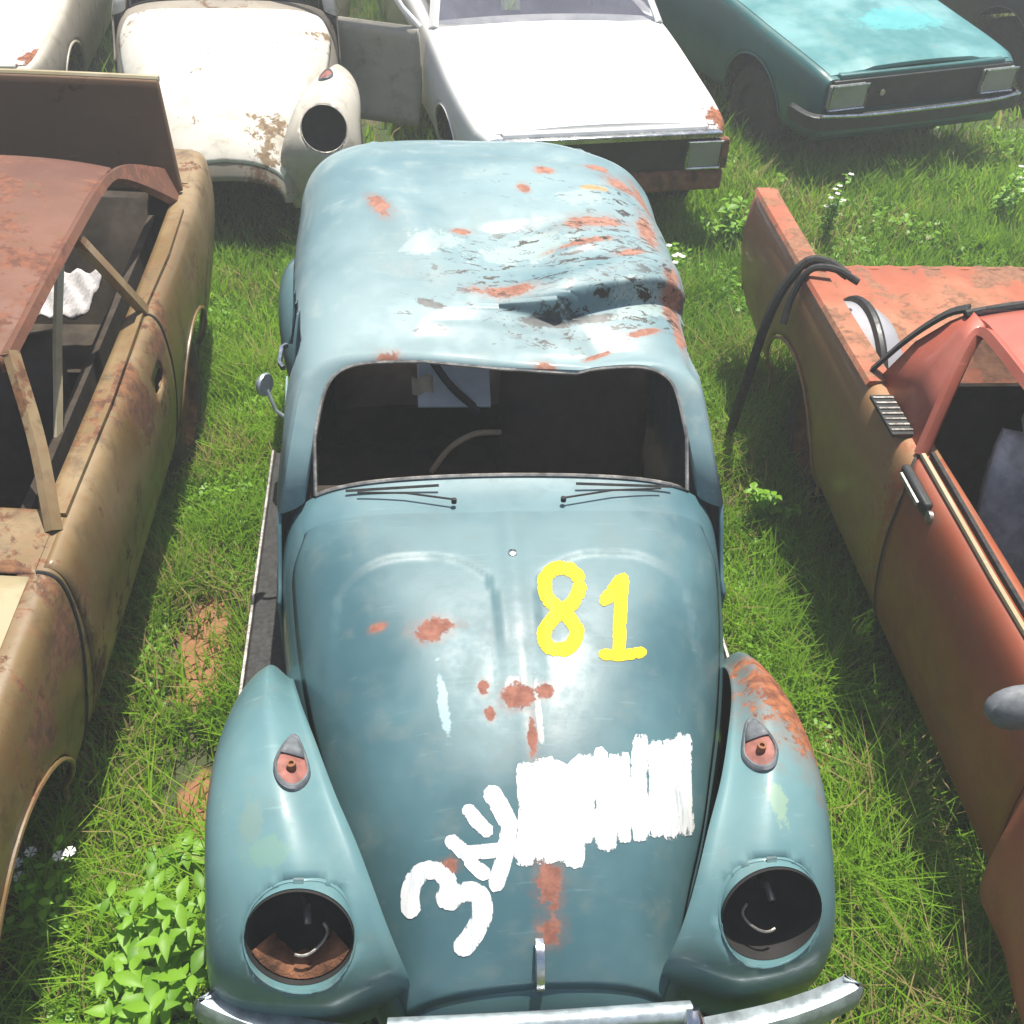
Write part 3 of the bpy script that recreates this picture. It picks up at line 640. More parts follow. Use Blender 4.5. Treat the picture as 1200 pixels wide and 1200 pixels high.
# ---- brown sedan on the left
bs = thing('rusty_sedan', 'rusty brown two-door sedan with empty windows left of the blue car', 'car', (-2.07, -.15, 0), R(-1.5))
BR = [(0, .70, .78, .42), (.15, .78, .85, .34), (.6, .83, .905, .3), (1.6, .86, .95, .3), (2.8, .87, .95, .3), (3.6, .865, .955, .32), (3.95, .845, .955, .38), (4.2, .82, .965, .45), (4.26, .80, .94, .5)]
boxbody(bs, BR, (.93, 3.25), .37, M['tan'], extra=[((0, 2.62, .80), (0, 1, 0), (0, 0, 1), .075, .035, 2.5, lambda p: p.x > .5)])
deck(bs, BR, .06, 1.48, M['tan_hood'], 'hood', .03, .90)
deck(bs, BR, 1.50, 1.74, M['tan'], 'cowl', .03, .91, front_drop=.004)
deck(bs, BR, 3.88, 4.25, M['tan'], 'rear_deck', .01, .92)
RF = [(1.98, .64, 1.285), (2.2, .662, 1.325), (2.6, .672, 1.345), (3.0, .665, 1.325), (3.3, .645, 1.27), (3.6, .61, 1.17), (3.85, .58, 1.04)]
rf = MB(); roof_o = roof(bs, 'roof', M['tan_roof'], RF[:5])
for sd in (-1, 1):
    MB().bar(spline([(sd * .79, 1.66, .95), (sd * .735, 1.84, 1.12), (sd * .655, 2.02, 1.29)], 12), .045, .03, (sd, -.5, .4)).build('windshield_pillar', M['tan'], bs)
    MB().bar(spline([(sd * .648, 2.0, 1.28), (sd * .672, 2.25, 1.32), (sd * .68, 2.6, 1.333), (sd * .675, 3.0, 1.315), (sd * .665, 3.25, 1.26), (sd * .68, 3.5, 1.15), (sd * .73, 3.75, 1.0), (sd * .75, 3.86, .93)], 40), [.036] * 22 + [.036 + .012 * i for i in range(18)], .03, (sd, 0, .5)).build('roof_rail', M['tan_roof'], bs)
    MB().bar([(sd * .805, 2.83, .95), (sd * .675, 2.66, 1.325)], .05, .03, (sd, 0, .4)).build('door_pillar', M['tan'], bs)
    for yy in ((1.72, 2.80), (2.86, 3.62)):
        MB().bar([(sd * .80, yy[0], .955), (sd * .81, (yy[0] + yy[1]) / 2, .958), (sd * .80, yy[1], .958)], .02, .016, (0, 0, 1)).build('window_channel', M['tan'], bs)
    d = side_patch(BR, 1.52, 2.80, .10, .95, sd, .004, 40, 24); holes(d, [((0, 2.62, .80), (0, 1, 0), (0, 0, 1), .07, .032, 2.5, None)])
    dd = d.build('door', M['tan'], bs, solid=.004)
    MB().box((sd * .82, 2.62, .80), (.02, .16, .08)).build('handle_recess', M['rust'], dd)
    MB().lathe([(.0005, .02), (.03, .018), (.05, .008), (.055, -.01)], Matrix.Translation((sd * .80, 4.16, .82)) @ Matrix.Scale(2.0, 4, (0, 0, 1)) @ Matrix.Rotation(R(90) * sd, 4, 'Y'), 20).build('tail_lamp', M['tan_roof'], bs)
    wheel(bs, sd * .60, .93, sd, .28, .15, .25); wheel(bs, sd * .72, 3.25, sd, .30, .16, .27)
    MB().box((sd * .66, 1.9, .62), (.03, 3.6, .55)).build('inner_side', M['cabin'], bs)
hang = MB().bar(spline([(.66, 2.55, 1.31), (.655, 2.38, 1.12), (.66, 2.25, .98), (.66, 2.15, .86)], 20), .035, .012, (1, -.3, .3)).build('loose_window_strip', M['tan_hood'], bs)
tl = MB().grid([[Vector((.78 * u * (1 - .07 * a), 3.80 + .10 * a + .025 * (1 - u * u), .96 + .42 * a + .05 * math.sin(a * 3.1) * 0)) for u in lin(-1, 1, 25)] for a in lin(0, 1, 14)]).build('trunk_lid', M['lid'], bs, solid=.03, bevel=.008)
MB().tube([(.78 * u * .93, 3.895 + .025 * (1 - u * u), 1.385) for u in lin(-1, 1, 25)], .014, 8).build('lid_edge', M['tan_hood'], tl)
MB().box((0, 2.6, .33), (1.35, 2.6, .03)).build('floor', M['cabin'], bs)
MB().box((0, 1.70, .70), (1.5, .06, .45)).build('dashboard', M['cabin'], bs, bevel=.02)
MB().box((0, 3.9, .65), (1.5, .04, .6)).build('rear_bulkhead', M['cabin'], bs)
MB().grid([[Vector((.64 * u, 3.1 + yy, zz)) for u in lin(-1, 1, 9)] for yy, zz in ((0, .3), (.02, .5), (.35, .52), (.5, .8), (.62, .96), (.82, .97))]).build('rear_seat', M['cabin'], bs, solid=.05)
for x in (-.34, .34): seat(bs, x, 2.42, M['seat_dark'], head=False, z0=.40)
frs = MB(); frs.box((0, -.02, .6), (1.3, .03, .3)); frs.build('grille', M['rust'], bs, bevel=.01)
tag(MB().grid([[Vector((-1.60 + .11 * u + .03 * v, 3.12 + .09 * v, .76 + .05 * v + .012 * math.sin(9 * u + 7 * v))) for u in lin(-1, 1, 16)] for v in lin(-1, 1, 14)]).build('cloth_scrap', M['seat_grey'], None, solid=.01), 'pale scrap on the back seat of the rusty brown sedan', 'scrap')

for sd in (-1, 1):
    for yy in (1.50, 2.815):
        MB().tube([side_pt(BR, yy - (.10 * sm(.3, 1, t) if yy < 2 else 0), t, sd, .001) for t in lin(.08, .97, 24)], .006, 6).build('door_gap', M['rubber'], bs)
bd = MB().grid([[Vector((-.225 + .035 * u, 2.30 + .02 * v + .01 * u, .875 + .022 * v + .006 * math.sin(4 * u))) for u in lin(-1, 1, 8)] for v in lin(-1, 1, 5)])
tag(bd.build('card_scrap', flat('tan_card', (.62, .48, .33), .8), None, solid=.004), 'small tan scrap beside the pale board inside the blue car', 'scrap')
# ---- red pickup on the right
pk = thing('red_pickup', 'faded red pickup truck with open load bed right of the blue car', 'pickup', (2.13, -.60, 0), R(0))
PR = [(0, .74, .78, .45), (.15, .82, .86, .34), (.7, .865, .935, .3), (1.6, .875, .965, .3), (2.6, .87, .955, .3), (3.6, .87, .945, .33), (4.25, .86, .94, .38), (4.36, .85, .94, .40)]
boxbody(pk, PR, (.72, 3.42), .38, M['red_side'], tail=False)
deck(pk, PR, .04, 1.1, M['red'], 'hood', .03, .90)
roof(pk, 'roof', M['red'], [(1.62, .61, 1.28), (1.9, .635, 1.315), (2.3, .64, 1.325), (2.56, .635, 1.315), (2.64, .63, 1.295)])
MB().tube([(u * .66, 2.66 + .01 * (1 - u * u), 1.29 + .05 * (1 - abs(u) ** 3)) for u in lin(-1, 1, 30)], .016, 8).build('rear_window_seal', M['rubber'], pk)
for sd in (-1, 1):
    # sail panel between door opening and bed
    q = [[(.812, 2.38, .95), (.80, 2.60, .955), (.79, 2.83, .94)], [(.75, 2.46, 1.13), (.745, 2.61, 1.13), (.74, 2.76, 1.13)], [(.69, 2.535, 1.25), (.688, 2.61, 1.25), (.685, 2.69, 1.25)], [(.645, 2.57, 1.31), (.645, 2.61, 1.31), (.64, 2.655, 1.305)]]
    MB().grid([[Vector((sd * a, b, c)) for a, b, c in r] for r in q]).build('sail_panel', M['red'], pk, solid=.03)
    MB().bar([Vector((sd * a, b, c)) for a, b, c in spline([(.815, 2.86, .945), (.75, 2.785, 1.13), (.69, 2.715, 1.26), (.645, 2.675, 1.305)], 14)], .04, .012, (sd, .6, .5)).build('rear_seal', M['rubber'], pk)
    MB().bar([Vector((sd * a, b, c)) for a, b, c in spline([(.815, 2.375, .96), (.755, 2.45, 1.13), (.693, 2.525, 1.245), (.655, 2.54, 1.297), (.655, 2.40, 1.315), (.65, 2.0, 1.307), (.63, 1.7, 1.28), (.72, 1.42, 1.12), (.80, 1.22, .965)], 50)], .035, .03, (sd, 0, .4)).build('door_frame', M['red'], pk)
    d = side_patch(PR, 1.42, 2.36, .06, .96, sd, .004, 34, 24).build('door', M['red'], pk, solid=.004) if False else None
    dmb = MB(); ts = lin(.07, .96, 26)
    dmb.grid([[side_pt(PR, 1.30 + (2.39 - .10 * sm(.0, .45, t) - 1.30) * f, t, sd, .005) for t in ts] for f in lin(0, 1, 34)])
    dd = dmb.build('door', M['red_door'] if 'red_door' in M else M['red_side'], pk, solid=.005)
    MB().tube([side_pt(PR, 2.395 - .10 * sm(.0, .45, t), t, sd, .003) for t in ts], .006, 6).build('door_gap', M['rubber'], pk)
    hb_ = side_pt(PR, 2.25, .28, sd, .012)
    MB().box(hb_, (.03, .20, .045)).build('door_handle', M['black'], dd, bevel=.008)
    MB().bar([hb_ + Vector((sd * .022, -.07, .0)), hb_ + Vector((sd * .024, .07, .004))], .018, .008, (sd, 0, 0)).build('handle_lever', M['steel'], dd)
    MB().lathe([(.018, 0), (.018, .012), (.0005, .014)], Matrix.Translation(side_pt(PR, 2.13, .30, sd, .004)) @ Matrix.Rotation(R(90) * sd, 4, 'Y'), 16).build('door_lock', M['steel'], dd)
    vt = MB().box((sd * .835, 2.58, .962), (.075, .22, .012)).build('vent_grille', M['black'], pk, smooth=False)
    sl = MB()
    for i in range(7): sl.box((sd * .835, 2.49 + .03 * i, .970), (.07, .008, .006))
    sl.build('vent_slats', M['steel'], vt, smooth=False)
    MB().bar([(sd * .82, 1.25, .968), (sd * .825, 1.8, .972), (sd * .815, 2.36, .97)], .016, .012, (0, 0, 1)).build('window_channel', M['tan_hood'], pk)
    MB().bar([(sd * .79, 1.25, .966), (sd * .795, 1.8, .972), (sd * .785, 2.36, .97)], .016, .02, (0, 0, 1)).build('window_seal', M['rubber'], pk)
    # bed side: inner skin, capped rail, wheel tub
    MB().grid([[Vector((sd * (.735 if z < .93 else .755), y, z)) for z in (.56, .75, .92, .945)] for y in lin(2.78, 4.34, 12)]).build('bed_inner_wall', M['red_bed'], pk, solid=.01)
    MB().bar([(sd * .80, 2.78, .953), (sd * .80, 3.4, .948), (sd * .795, 4.34, .945)], .105, .02, (0, 0, 1)).build('bed_rail', M['red_bed'], pk)
    tub = [[Vector((sd * (.735 - .24 * f), 3.42 + .31 * math.cos(q) * (1 - .12 * f ** 4), .56 + .30 * math.sin(q) * (1 - .18 * f ** 4))) for f in (0, .25, .5, .7, .85, .95, 1.)] + [Vector((sd * .49, 3.42 + .16 * math.cos(q), .56 + .15 * math.sin(q)))] + [Vector((sd * .485, 3.42, .56))] for q in lin(0, math.pi, 30)]
    tb = MB().grid(tub).build('wheel_tub', M['tub'] if 'tub' in M else M['foam'], pk, solid=.004)
    MB().tube([Vector((sd * .60, 3.42 + .312 * math.cos(q), .56 + .302 * math.sin(q))) for q in lin(.1, math.pi - .1, 26)], .02, 8).build('tub_seam', M['black'], tb)
    wheel(pk, sd * .74, .75, sd, .30, .16, .27); wheel(pk, sd * .64, 3.42, sd, .29, .16, .26)
    MB().bar(spline([(sd * .84, 1.26, .99), (sd * .90, 1.28, 1.03), (sd * .97, 1.30, 1.03)], 6), .03, .03, (0, 0, 1)).build('mirror_arm', M['black'], pk)
    MB().lathe([(.0005, -.04), (.05, -.035), (.08, -.015), (.085, .01), (.08, .02), (.0005, .02)], Matrix.Translation((sd * .99, 1.31, 1.03)) @ Matrix.Rotation(R(-95), 4, 'X') @ Matrix.Scale(.72, 4, (0, 1, 0)), 20).build('door_mirror', M['greyring'], pk)
    side_patch(PR, 1.10, 1.285, .05, .95, sd, .006, 10, 24).build('fender_panel', M['red'], pk, solid=.005)
    MB().grid([[side_pt(PR, .80 + .52 * f - .10 * t, t, sd, .020 + .10 * sm(.45, .9, t) * (1 - .5 * f) + .008 * math.sin(9 * f + 5 * t)) for t in lin(.42, 1, 20)] for f in lin(0, 1, 20)]).build('bent_fender_edge', M['red'], pk, solid=.005)
bedf = MB().grid([[Vector((x, y, .56 + .006 * math.sin(x * 42))) for x in lin(-.74, .74, 90)] for y in lin(2.78, 4.36, 6)]).build('bed_floor', M['red_bed'], pk, solid=.012)
MB().box((0, 2.77, .755), (1.5, .02, .40)).build('bed_front_wall', M['red_bed'], pk)
MB().box((0, 4.35, .50), (1.62, .03, .12)).build('rear_sill', M['red_bed'], pk, bevel=.006)
MB().box((0, 1.9, .33), (1.4, 1.7, .03)).build('floor', M['cabin'], pk)
MB().box((0, 1.26, .74), (1.5, .22, .36)).build('dashboard', M['cabin'], pk, bevel=.04)
MB().box((0, 2.70, .75), (1.45, .02, .5)).build('cab_rear_wall', M['cabin'], pk)
MB().grid([[Vector((u * (.74 - .12 * v), 2.73 - .09 * v, .98 + .34 * v)) for u in lin(-1, 1, 9)] for v in lin(0, 1, 5)]).build('rear_window', M['glass'], pk)
MB().grid([[Vector((u * (.76 - .14 * v), 1.14 + .46 * v, .96 + .34 * v)) for u in lin(-1, 1, 9)] for v in lin(0, 1, 5)]).build('windshield', M['glass'], pk)
for x in (-.36, .36): seat(pk, x, 2.16, M['seat_grey'], z0=.46)
MB().box((0, -.01, .62), (1.25, .03, .24)).build('grille', M['black'], pk, bevel=.01)
MB().box((0, -.06, .45), (1.6, .10, .12)).build('front_bumper', M['black'], pk, bevel=.02)
# rubber strip slung over the bed side
rs = MB().tube(spline([(1.45, 2.92, .96), (1.38, 2.98, .985), (1.30, 3.0, .975), (1.22, 2.98, .86), (1.17, 2.95, .70), (1.145, 2.93, .50), (1.14, 2.97, .30), (1.16, 3.05, .12), (1.17, 3.15, .02)], 50), .020, 8)
rs.tube(spline([(1.47, 2.86, .965), (1.38, 2.90, 1.0), (1.29, 2.92, .985), (1.235, 2.90, .88), (1.21, 2.86, .78)], 24), .014, 8)
tag(rs.build('rubber_strip', M['rubber'], None), 'loose black rubber strip hanging over the side of the red pickup bed', 'strip')

# ---- generic parked saloons behind
def saloon(root, rows, mats, wheels, cab, lamps=None, glass=True, hoodcrease=0., front_lip=None):
    L = rows[-1][0]; boxbody(root, rows, wheels, .34, M[mats['side']], .29)
    y0, y1, zr, r0, r1 = cab     # windshield base y, header y, roof z, rear of roof, base of rear window
    deck(root, rows, .03, y0 - .08, M[mats['hood']], 'hood', .03, .92, hoodcrease)
    deck(root, rows, y0 - .07, y0 + .10, M[mats['side']], 'cowl', .03, .91, front_drop=.004)
    deck(root, rows, r1, L - .02, M[mats['hood']], 'rear_deck', .02, .92)
    wb = interp(rows, y0)[0] * .92; zb = interp(rows, y0)[1]; wr = wb * .80
    roof(root, 'roof', M[mats['hood']], [(y1, wr * .97, zr - .02), (y1 + .25, wr, zr), ((y1 + r0) / 2, wr, zr + .01), (r0 - .15, wr, zr), (r0, wr * .97, zr - .03)])
    for sd in (-1, 1):
        MB().bar(spline([(sd * wb, y0, zb), (sd * (wb + wr) / 2, (y0 + y1) / 2, (zb + zr) / 2), (sd * wr, y1 + .02, zr - .02)], 10), .06, .04, (sd, -.5, .4)).build('windshield_pillar', M[mats['side']], root)
        MB().bar(spline([(sd * wr, r0 - .02, zr - .03), (sd * (wb + wr) / 2, (r0 + r1) / 2, (zb + zr) / 2), (sd * wb, r1, zb)], 10), [.08 + .01 * i for i in range(10)], .04, (sd, .4, .4)).build('rear_pillar', M[mats['side']], root)
        MB().bar([(sd * wb * 1.02, (y0 + r1) / 2 + .12, zb), (sd * wr, (y1 + r0) / 2, zr)], .06, .03, (sd, 0, .4)).build('door_pillar', M[mats['side']], root)
        for wy in wheels: wheel(root, sd * (interp(rows, wy)[0] - .13), wy, sd, .29, .16, .26, 'rubber')
        if glass: MB().grid([[Vector((sd * (wb * 1.0 + (wr - wb) * v), y0 + .15 + (y1 - y0 - .1) * v + f * ((r1 - .15 + (r0 - r1 + .1) * v) - (y0 + .15 + (y1 - y0 - .1) * v)), zb + (zr - zb) * v)) for f in lin(0, 1, 8)] for v in lin(0, 1, 4)]).build('side_window', M['glass'], root)
    if glass:
        for a, b, nm in ((y0, y1, 'windshield'), (r1, r0, 'rear_window')):
            MB().grid([[Vector((u * (wb + (wr - wb) * v) * .97, a + (b - a) * v - .03 * (1 - u * u) * (1 if nm == 'windshield' else -1), zb + .02 + (zr - .03 - zb) * v)) for u in lin(-1, 1, 15)] for v in lin(0, 1, 6)]).build(nm, M['glass'], root)
    MB().box((0, (y0 + r1) / 2, .36), (wb * 1.7, r1 - y0, .03)).build('floor', M['cabin'], root)
    MB().box((0, y0 + .12, .7), (wb * 1.85, .22, .34)).build('dashboard', M['cabin'], root, bevel=.04)
    for x in (-.33, .33): seat(root, x, (y0 + r1) / 2 - .1, M['seat_dark'], z0=.42)
    if lamps:
        w = interp(rows, 0)[0]; lx, lz, lw, lh = lamps
        MB().box((0, .03, interp(rows, .03)[1] - .012), (w * 1.72, .07, .05)).build('nose_panel', M[mats['side']], root, bevel=.01)
        MB().box((0, -.008, lz), (w * 1.86, .03, lh * 1.25)).build('grille', M[mats.get('grille', 'black')], root, bevel=.006)
        for sd in (-1, 1):
            hl = MB().box((sd * lx, -.03, lz), (lw, .05, lh)).build('headlight', M['lens'], root, bevel=.012)
            frame4([(sd * lx - lw / 2, -.056, lz - lh / 2), (sd * lx + lw / 2, -.056, lz - lh / 2), (sd * lx + lw / 2, -.056, lz + lh / 2), (sd * lx - lw / 2, -.056, lz + lh / 2)], .008, M['chrome'], 'headlight_frame', hl, (0, -1, 0))
ws = thing('white_sedan', 'white sedan with its door hanging open behind the blue car roof', 'car', (.83, 4.98, 0), R(9))
WR = [(0, .68, .70, .38), (.10, .73, .73, .32), (.6, .77, .79, .28), (1.35, .785, .88, .27), (2.6, .79, .90, .27), (3.6, .77, .88, .3), (4.05, .72, .80, .4)]
saloon(ws, WR, {'side': 'white', 'hood': 'white'}, (.66, 3.05), (1.28, 1.82, 1.34, 2.9, 3.3), (.56, .575, .2, .15))
MB().box((0, -.03, .685), (1.30, .05, .035)).build('grille_trim', M['chrome'], ws, bevel=.006)
MB().box((0, -.02, .42), (1.40, .05, .12)).build('front_valance', M['rust'], ws, bevel=.02)
MB().box((.675, -.03, .575), (.06, .05, .17)).build('corner_lamp', M['rust'], ws, bevel=.01)
dr = bpy.data.objects.new('open_door', None); COL.objects.link(dr); dr.parent = ws; dr.location = (-.80, 1.26, 0); dr.rotation_euler = (0, 0, R(62))
MB().grid([[Vector((interp([(.30, -.03), (.5, .01), (.7, .005), (.9, -.03)], z)[0], y, z)) for z in lin(.30, .90, 12)] for y in lin(0, .98, 14)]).build('door_skin', M['white_dirty'], dr, solid=.05)
MB().tube([(-.03, .0, .9), (-.05, .10, 1.0), (-.10, .30, 1.30), (-.11, .42, 1.35), (-.11, .90, 1.33), (-.05, .97, .92)], .018, 8).build('door_window_frame', M['white'], dr)
MB().grid([[Vector((-.035 - .07 * v, .06 + .26 * v + (.90 - .26 * v) * f, .90 + .42 * v)) for f in lin(0, 1, 6)] for v in lin(0, 1, 4)]).build('door_glass', M['green_glass'], dr)
tg = thing('teal_hatchback', 'teal hatchback with square headlights parked at an angle at the right', 'car', (3.05, 6.12, 0), R(18))
TR = [(0, .76, .70, .34), (.10, .79, .735, .30), (.6, .81, .80, .28), (1.35, .82, .88, .27), (2.6, .82, .90, .27), (3.6, .80, .9, .3), (4.1, .76, .85, .4)]
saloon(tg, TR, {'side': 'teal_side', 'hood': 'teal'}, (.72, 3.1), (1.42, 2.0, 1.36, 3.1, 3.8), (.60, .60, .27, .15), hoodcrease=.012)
sweep(spline([(-.84, .18, .46), (-.80, -.04, .46), (-.5, -.09, .46), (0, -.10, .46), (.5, -.09, .46), (.80, -.04, .46), (.84, .18, .46)], 41), [(0, -.05), (.03, -.04), (.035, 0), (.03, .035), (0, .05)], 'front_bumper', M['black'], tg, solid=.004)
MB().tube(spline([(-.80, -.075, .505), (-.5, -.125, .505), (0, -.135, .505), (.5, -.125, .505), (.80, -.075, .505)], 31), .011, 6).build('bumper_trim', M['chrome'], tg)
MB().lathe([(.02, 0), (.02, .01), (.0005, .012)], Matrix.Translation((-.33, -.03, .60)) @ Matrix.Rotation(R(90), 4, 'X'), 14).build('grille_badge', M['steel'], tg)
MB().grid([[Vector((u * .74, -.02 + .06 * v, .44 - .14 * v)) for u in lin(-1, 1, 9)] for v in lin(0, 1, 4)]).build('front_valance', M['teal_side'], tg, solid=.01)
fl = thing('dirty_white_car', 'dirty white car at the far left behind the rusty brown sedan', 'car', (-3.05, 5.75, 0), R(3))
saloon(fl, WR, {'side': 'white_dirty', 'hood': 'white'}, (.66, 3.05), (1.28, 1.82, 1.34, 2.9, 3.3), (.56, .575, .2, .15))
dk = thing('dark_car', 'dark car in the far right corner beyond the teal hatchback', 'car', (5.35, 7.35, 0), R(18))
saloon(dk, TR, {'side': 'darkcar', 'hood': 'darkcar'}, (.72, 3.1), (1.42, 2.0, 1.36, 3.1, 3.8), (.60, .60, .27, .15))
# ---- stripped white rounded wreck behind the brown sedan
wk = thing('wrecked_rounded_car', 'stripped flaking white rounded car with one headlight fender behind the brown sedan', 'car', (-1.19, 4.53, 0), R(4))
beetle(wk, {'all': 'wreck_panel', 'hood': 'wreck', 'fender': 'white_dirty', 'roof': 'wreck'}, {'wings': (1,), 'rimmat': 'steel'})

# ---------------------------------------------------------------- vegetation
def leaf_mat(name, dark, light, dry, trans=.45):
    mt, t, b = new_mat(name); k = N(t); at = k.n('ShaderNodeAttribute'); at.attribute_name = 'tint'
    c = k.mix(k.ramp(at.outputs['Fac'], 0, .8), dark, light); c = k.mix(k.ramp(at.outputs['Fac'], .9, .93), c, dry)
    k.l(c, b.inputs['Base Color']); b.inputs['Roughness'].default_value = .45; b.inputs['Specular IOR Level'].default_value = .35
    tr = k.n('ShaderNodeBsdfTranslucent'); k.l(k.mix(.35, c, (.34, .55, .02)), tr.inputs['Color'])
    mx = k.n('ShaderNodeMixShader'); mx.inputs[0].default_value = trans; out = t.nodes['Material Output']
    k.l(b.outputs[0], mx.inputs[1]); k.l(tr.outputs[0], mx.inputs[2]); k.l(mx.outputs[0], out.inputs['Surface']); return mt
M['grass'] = leaf_mat('grass_blades', (.07, .18, .010), (.25, .44, .03), (.40, .31, .14))
M['leaf'] = leaf_mat('weed_leaves', (.07, .2, .014), (.22, .43, .035), (.3, .28, .09))
M['petal'] = flat('white_petals', (.75, .75, .68), .7, 0, .05)
def vnoise(x, y, f, seed):
    r = np.random.default_rng(seed).random((64, 64)); u = x * f; v = y * f; i = np.floor(u).astype(int); j = np.floor(v).astype(int); a = u - i; b = v - j
    a = a * a * (3 - 2 * a); b = b * b * (3 - 2 * b); g = lambda p, q: r[p % 64, q % 64]
    return (g(i, j) * (1 - a) + g(i + 1, j) * a) * (1 - b) + (g(i, j + 1) * (1 - a) + g(i + 1, j + 1) * a) * b
def blades(n, x0, x1, y0, y1, hmin, hmax, wd, lean, seed):
    r = np.random.default_rng(seed); x = r.uniform(x0, x1, n); y = r.uniform(y0, y1, n)
    d = .45 * vnoise(x, y, 2.1, 3) + .55 * vnoise(x, y, 6, 4)
    bare = (((x + 1.0) / .11) ** 2 + ((y - 1.9) / .30) ** 2 + 2.2 * (vnoise(x, y, 9, 8) - .5) < 1) | (((x + .93) / .12) ** 2 + ((y - 1.25) / .16) ** 2 + 1.8 * (vnoise(x, y, 9, 8) - .5) < 1) | (((x - 1.2) / .12) ** 2 + ((y - 1.4) / .2) ** 2 + 2.2 * (vnoise(x, y, 8, 18) - .5) < .7)
    keep = (r.random(n) < .12 + 1.25 * d) & ~(bare & (r.random(n) < .88)); x, y, d = x[keep], y[keep], d[keep]; n = len(x)
    h = (hmin + (hmax - hmin) * r.random(n) ** 1.7) * (.55 + .9 * d); an = r.uniform(0, 2 * np.pi, n); le = lean * (.3 + r.random(n)) * h
    bx, by = np.cos(an) * le, np.sin(an) * le; tw = an + np.pi / 2 + r.uniform(-.6, .6, n); wx, wy = np.cos(tw) * wd, np.sin(tw) * wd
    s = .6 + .8 * r.random(n); wx *= s; wy *= s
    V = np.zeros((n, 5, 3)); V[:, 0] = np.stack([x - wx, y - wy, 0 * x], 1); V[:, 1] = np.stack([x + wx, y + wy, 0 * x], 1)
    V[:, 2] = np.stack([x + bx * .35 + wx * .8, y + by * .35 + wy * .8, h * .62], 1); V[:, 3] = np.stack([x + bx * .35 - wx * .8, y + by * .35 - wy * .8, h * .62], 1)
    V[:, 4] = np.stack([x + bx, y + by, h], 1)
    t = np.clip(.45 * vnoise(x, y, 1.3, 5) + .35 * vnoise(x, y, 7, 6) + .3 * r.random(n) - .05, 0, .88); dry = r.random(n) < (.04) + .30 * sm_np(.55, .8, vnoise(x, y, 2.7, 9)); t[dry] = 1
    return V, t
def leaves(n, x0, x1, y0, y1, hmax, ln, seed):
    r = np.random.default_rng(seed); x = r.uniform(x0, x1, n); y = r.uniform(y0, y1, n); d = vnoise(x, y, 3.3, 13)
    bare = ((x + 1.0) / .13) ** 2 + ((y - 1.85) / .42) ** 2 < 1.0
    keep = (r.random(n) < sm_np(.3, .75, d)) & ~bare; x, y, d = x[keep], y[keep], d[keep]; n = len(x)
    z = .01 + hmax * r.random(n) * d; an = r.uniform(0, 2 * np.pi, n); L = ln * (.5 + r.random(n)); el = r.uniform(-.35, .6, n)
    dx, dy, dz = np.cos(an) * np.cos(el), np.sin(an) * np.cos(el), np.sin(el); px, py = -np.sin(an), np.cos(an); ro = r.uniform(-.5, .5, n); w = L * .36
    V = np.zeros((n, 5, 3)); c = np.stack([x, y, z], 1); D = np.stack([dx, dy, dz], 1); Pp = np.stack([px, py, ro], 1)
    V[:, 0] = c - Pp * (w * .3)[:, None]; V[:, 1] = c + Pp * (w * .3)[:, None]; V[:, 2] = c + D * (L * .55)[:, None] + Pp * w[:, None]; V[:, 3] = c + D * (L * .55)[:, None] - Pp * w[:, None]; V[:, 4] = c + D * L[:, None] - np.array([0, 0, 1]) * (L * .15)[:, None]
    t = np.clip(.5 * d + .4 * r.random(n), 0, .88); t[r.random(n) < .02] = 1
    return V, t
def sm_np(a, b, x): t = np.clip((x - a) / (b - a), 0, 1); return t * t * (3 - 2 * t)
def veg(name, batches, mat):
    V = np.concatenate([b[0] for b in batches]); T = np.concatenate([b[1] for b in batches]); n = len(V); me = bpy.data.meshes.new(name)
    me.vertices.add(n * 5); me.vertices.foreach_set('co', V.reshape(-1).astype(np.float32)); base = (np.arange(n) * 5)[:, None]
    li = (base + np.array([0, 1, 2, 3, 3, 2, 4])).reshape(-1); me.loops.add(n * 7); me.loops.foreach_set('vertex_index', li.astype(np.int32))
    me.polygons.add(n * 2); ls = (np.arange(n) * 7)[:, None] + np.array([0, 4]); me.polygons.foreach_set('loop_start', ls.reshape(-1).astype(np.int32)); me.polygons.foreach_set('loop_total', np.tile([4, 3], n).astype(np.int32))
    me.update(calc_edges=True); me.validate(); a = me.attributes.new('tint', 'FLOAT', 'POINT'); a.data.foreach_set('value', np.repeat(T, 5).astype(np.float32))
    return link(name, me, mat, smooth=False)
gr = veg('grass', [blades(62000, -1.5, -.55, -.3, 4.8, .05, .17, .0035, .8, 1), blades(62000, .5, 1.75, -.5, 4.8, .05, .19, .0032, .9, 2), blades(60000, .4, 4.5, 4.2, 6.6, .06, .2, .005, .7, 3),
    blades(26000, -2.8, .6, 4.0, 6.2, .06, .2, .005, .7, 4), blades(22000, -5, 7.5, 6, 12, .08, .26, .009, .7, 5), blades(14000, -5, -1.4, -2, 6, .06, .2, .007, .7, 6), blades(14000, 1.6, 6.5, -2, 5, .06, .2, .007, .7, 7), blades(16000, -.7, .7, -.6, 4.2, .05, .12, .006, .7, 8), blades(9000, -2, 2.5, -3, -.3, .06, .2, .006, .7, 9),
    blades(5000, .85, 1.5, -.4, 1.2, .16, .32, .003, 1.3, 10), blades(2500, -1.4, -.7, -.3, 1.4, .14, .28, .003, 1.2, 12)], M['grass']); gr['kind'] = 'stuff'
gc = veg('ground_cover', [leaves(34000, -1.5, -.55, -.3, 4.8, .11, .022, 21), leaves(30000, .5, 1.75, -.4, 4.8, .10, .02, 22), leaves(26000, .4, 5, 4.2, 7, .15, .035, 23), leaves(9000, -2.5, .6, 4, 6.2, .14, .035, 24)], M['leaf']); gc['kind'] = 'stuff'
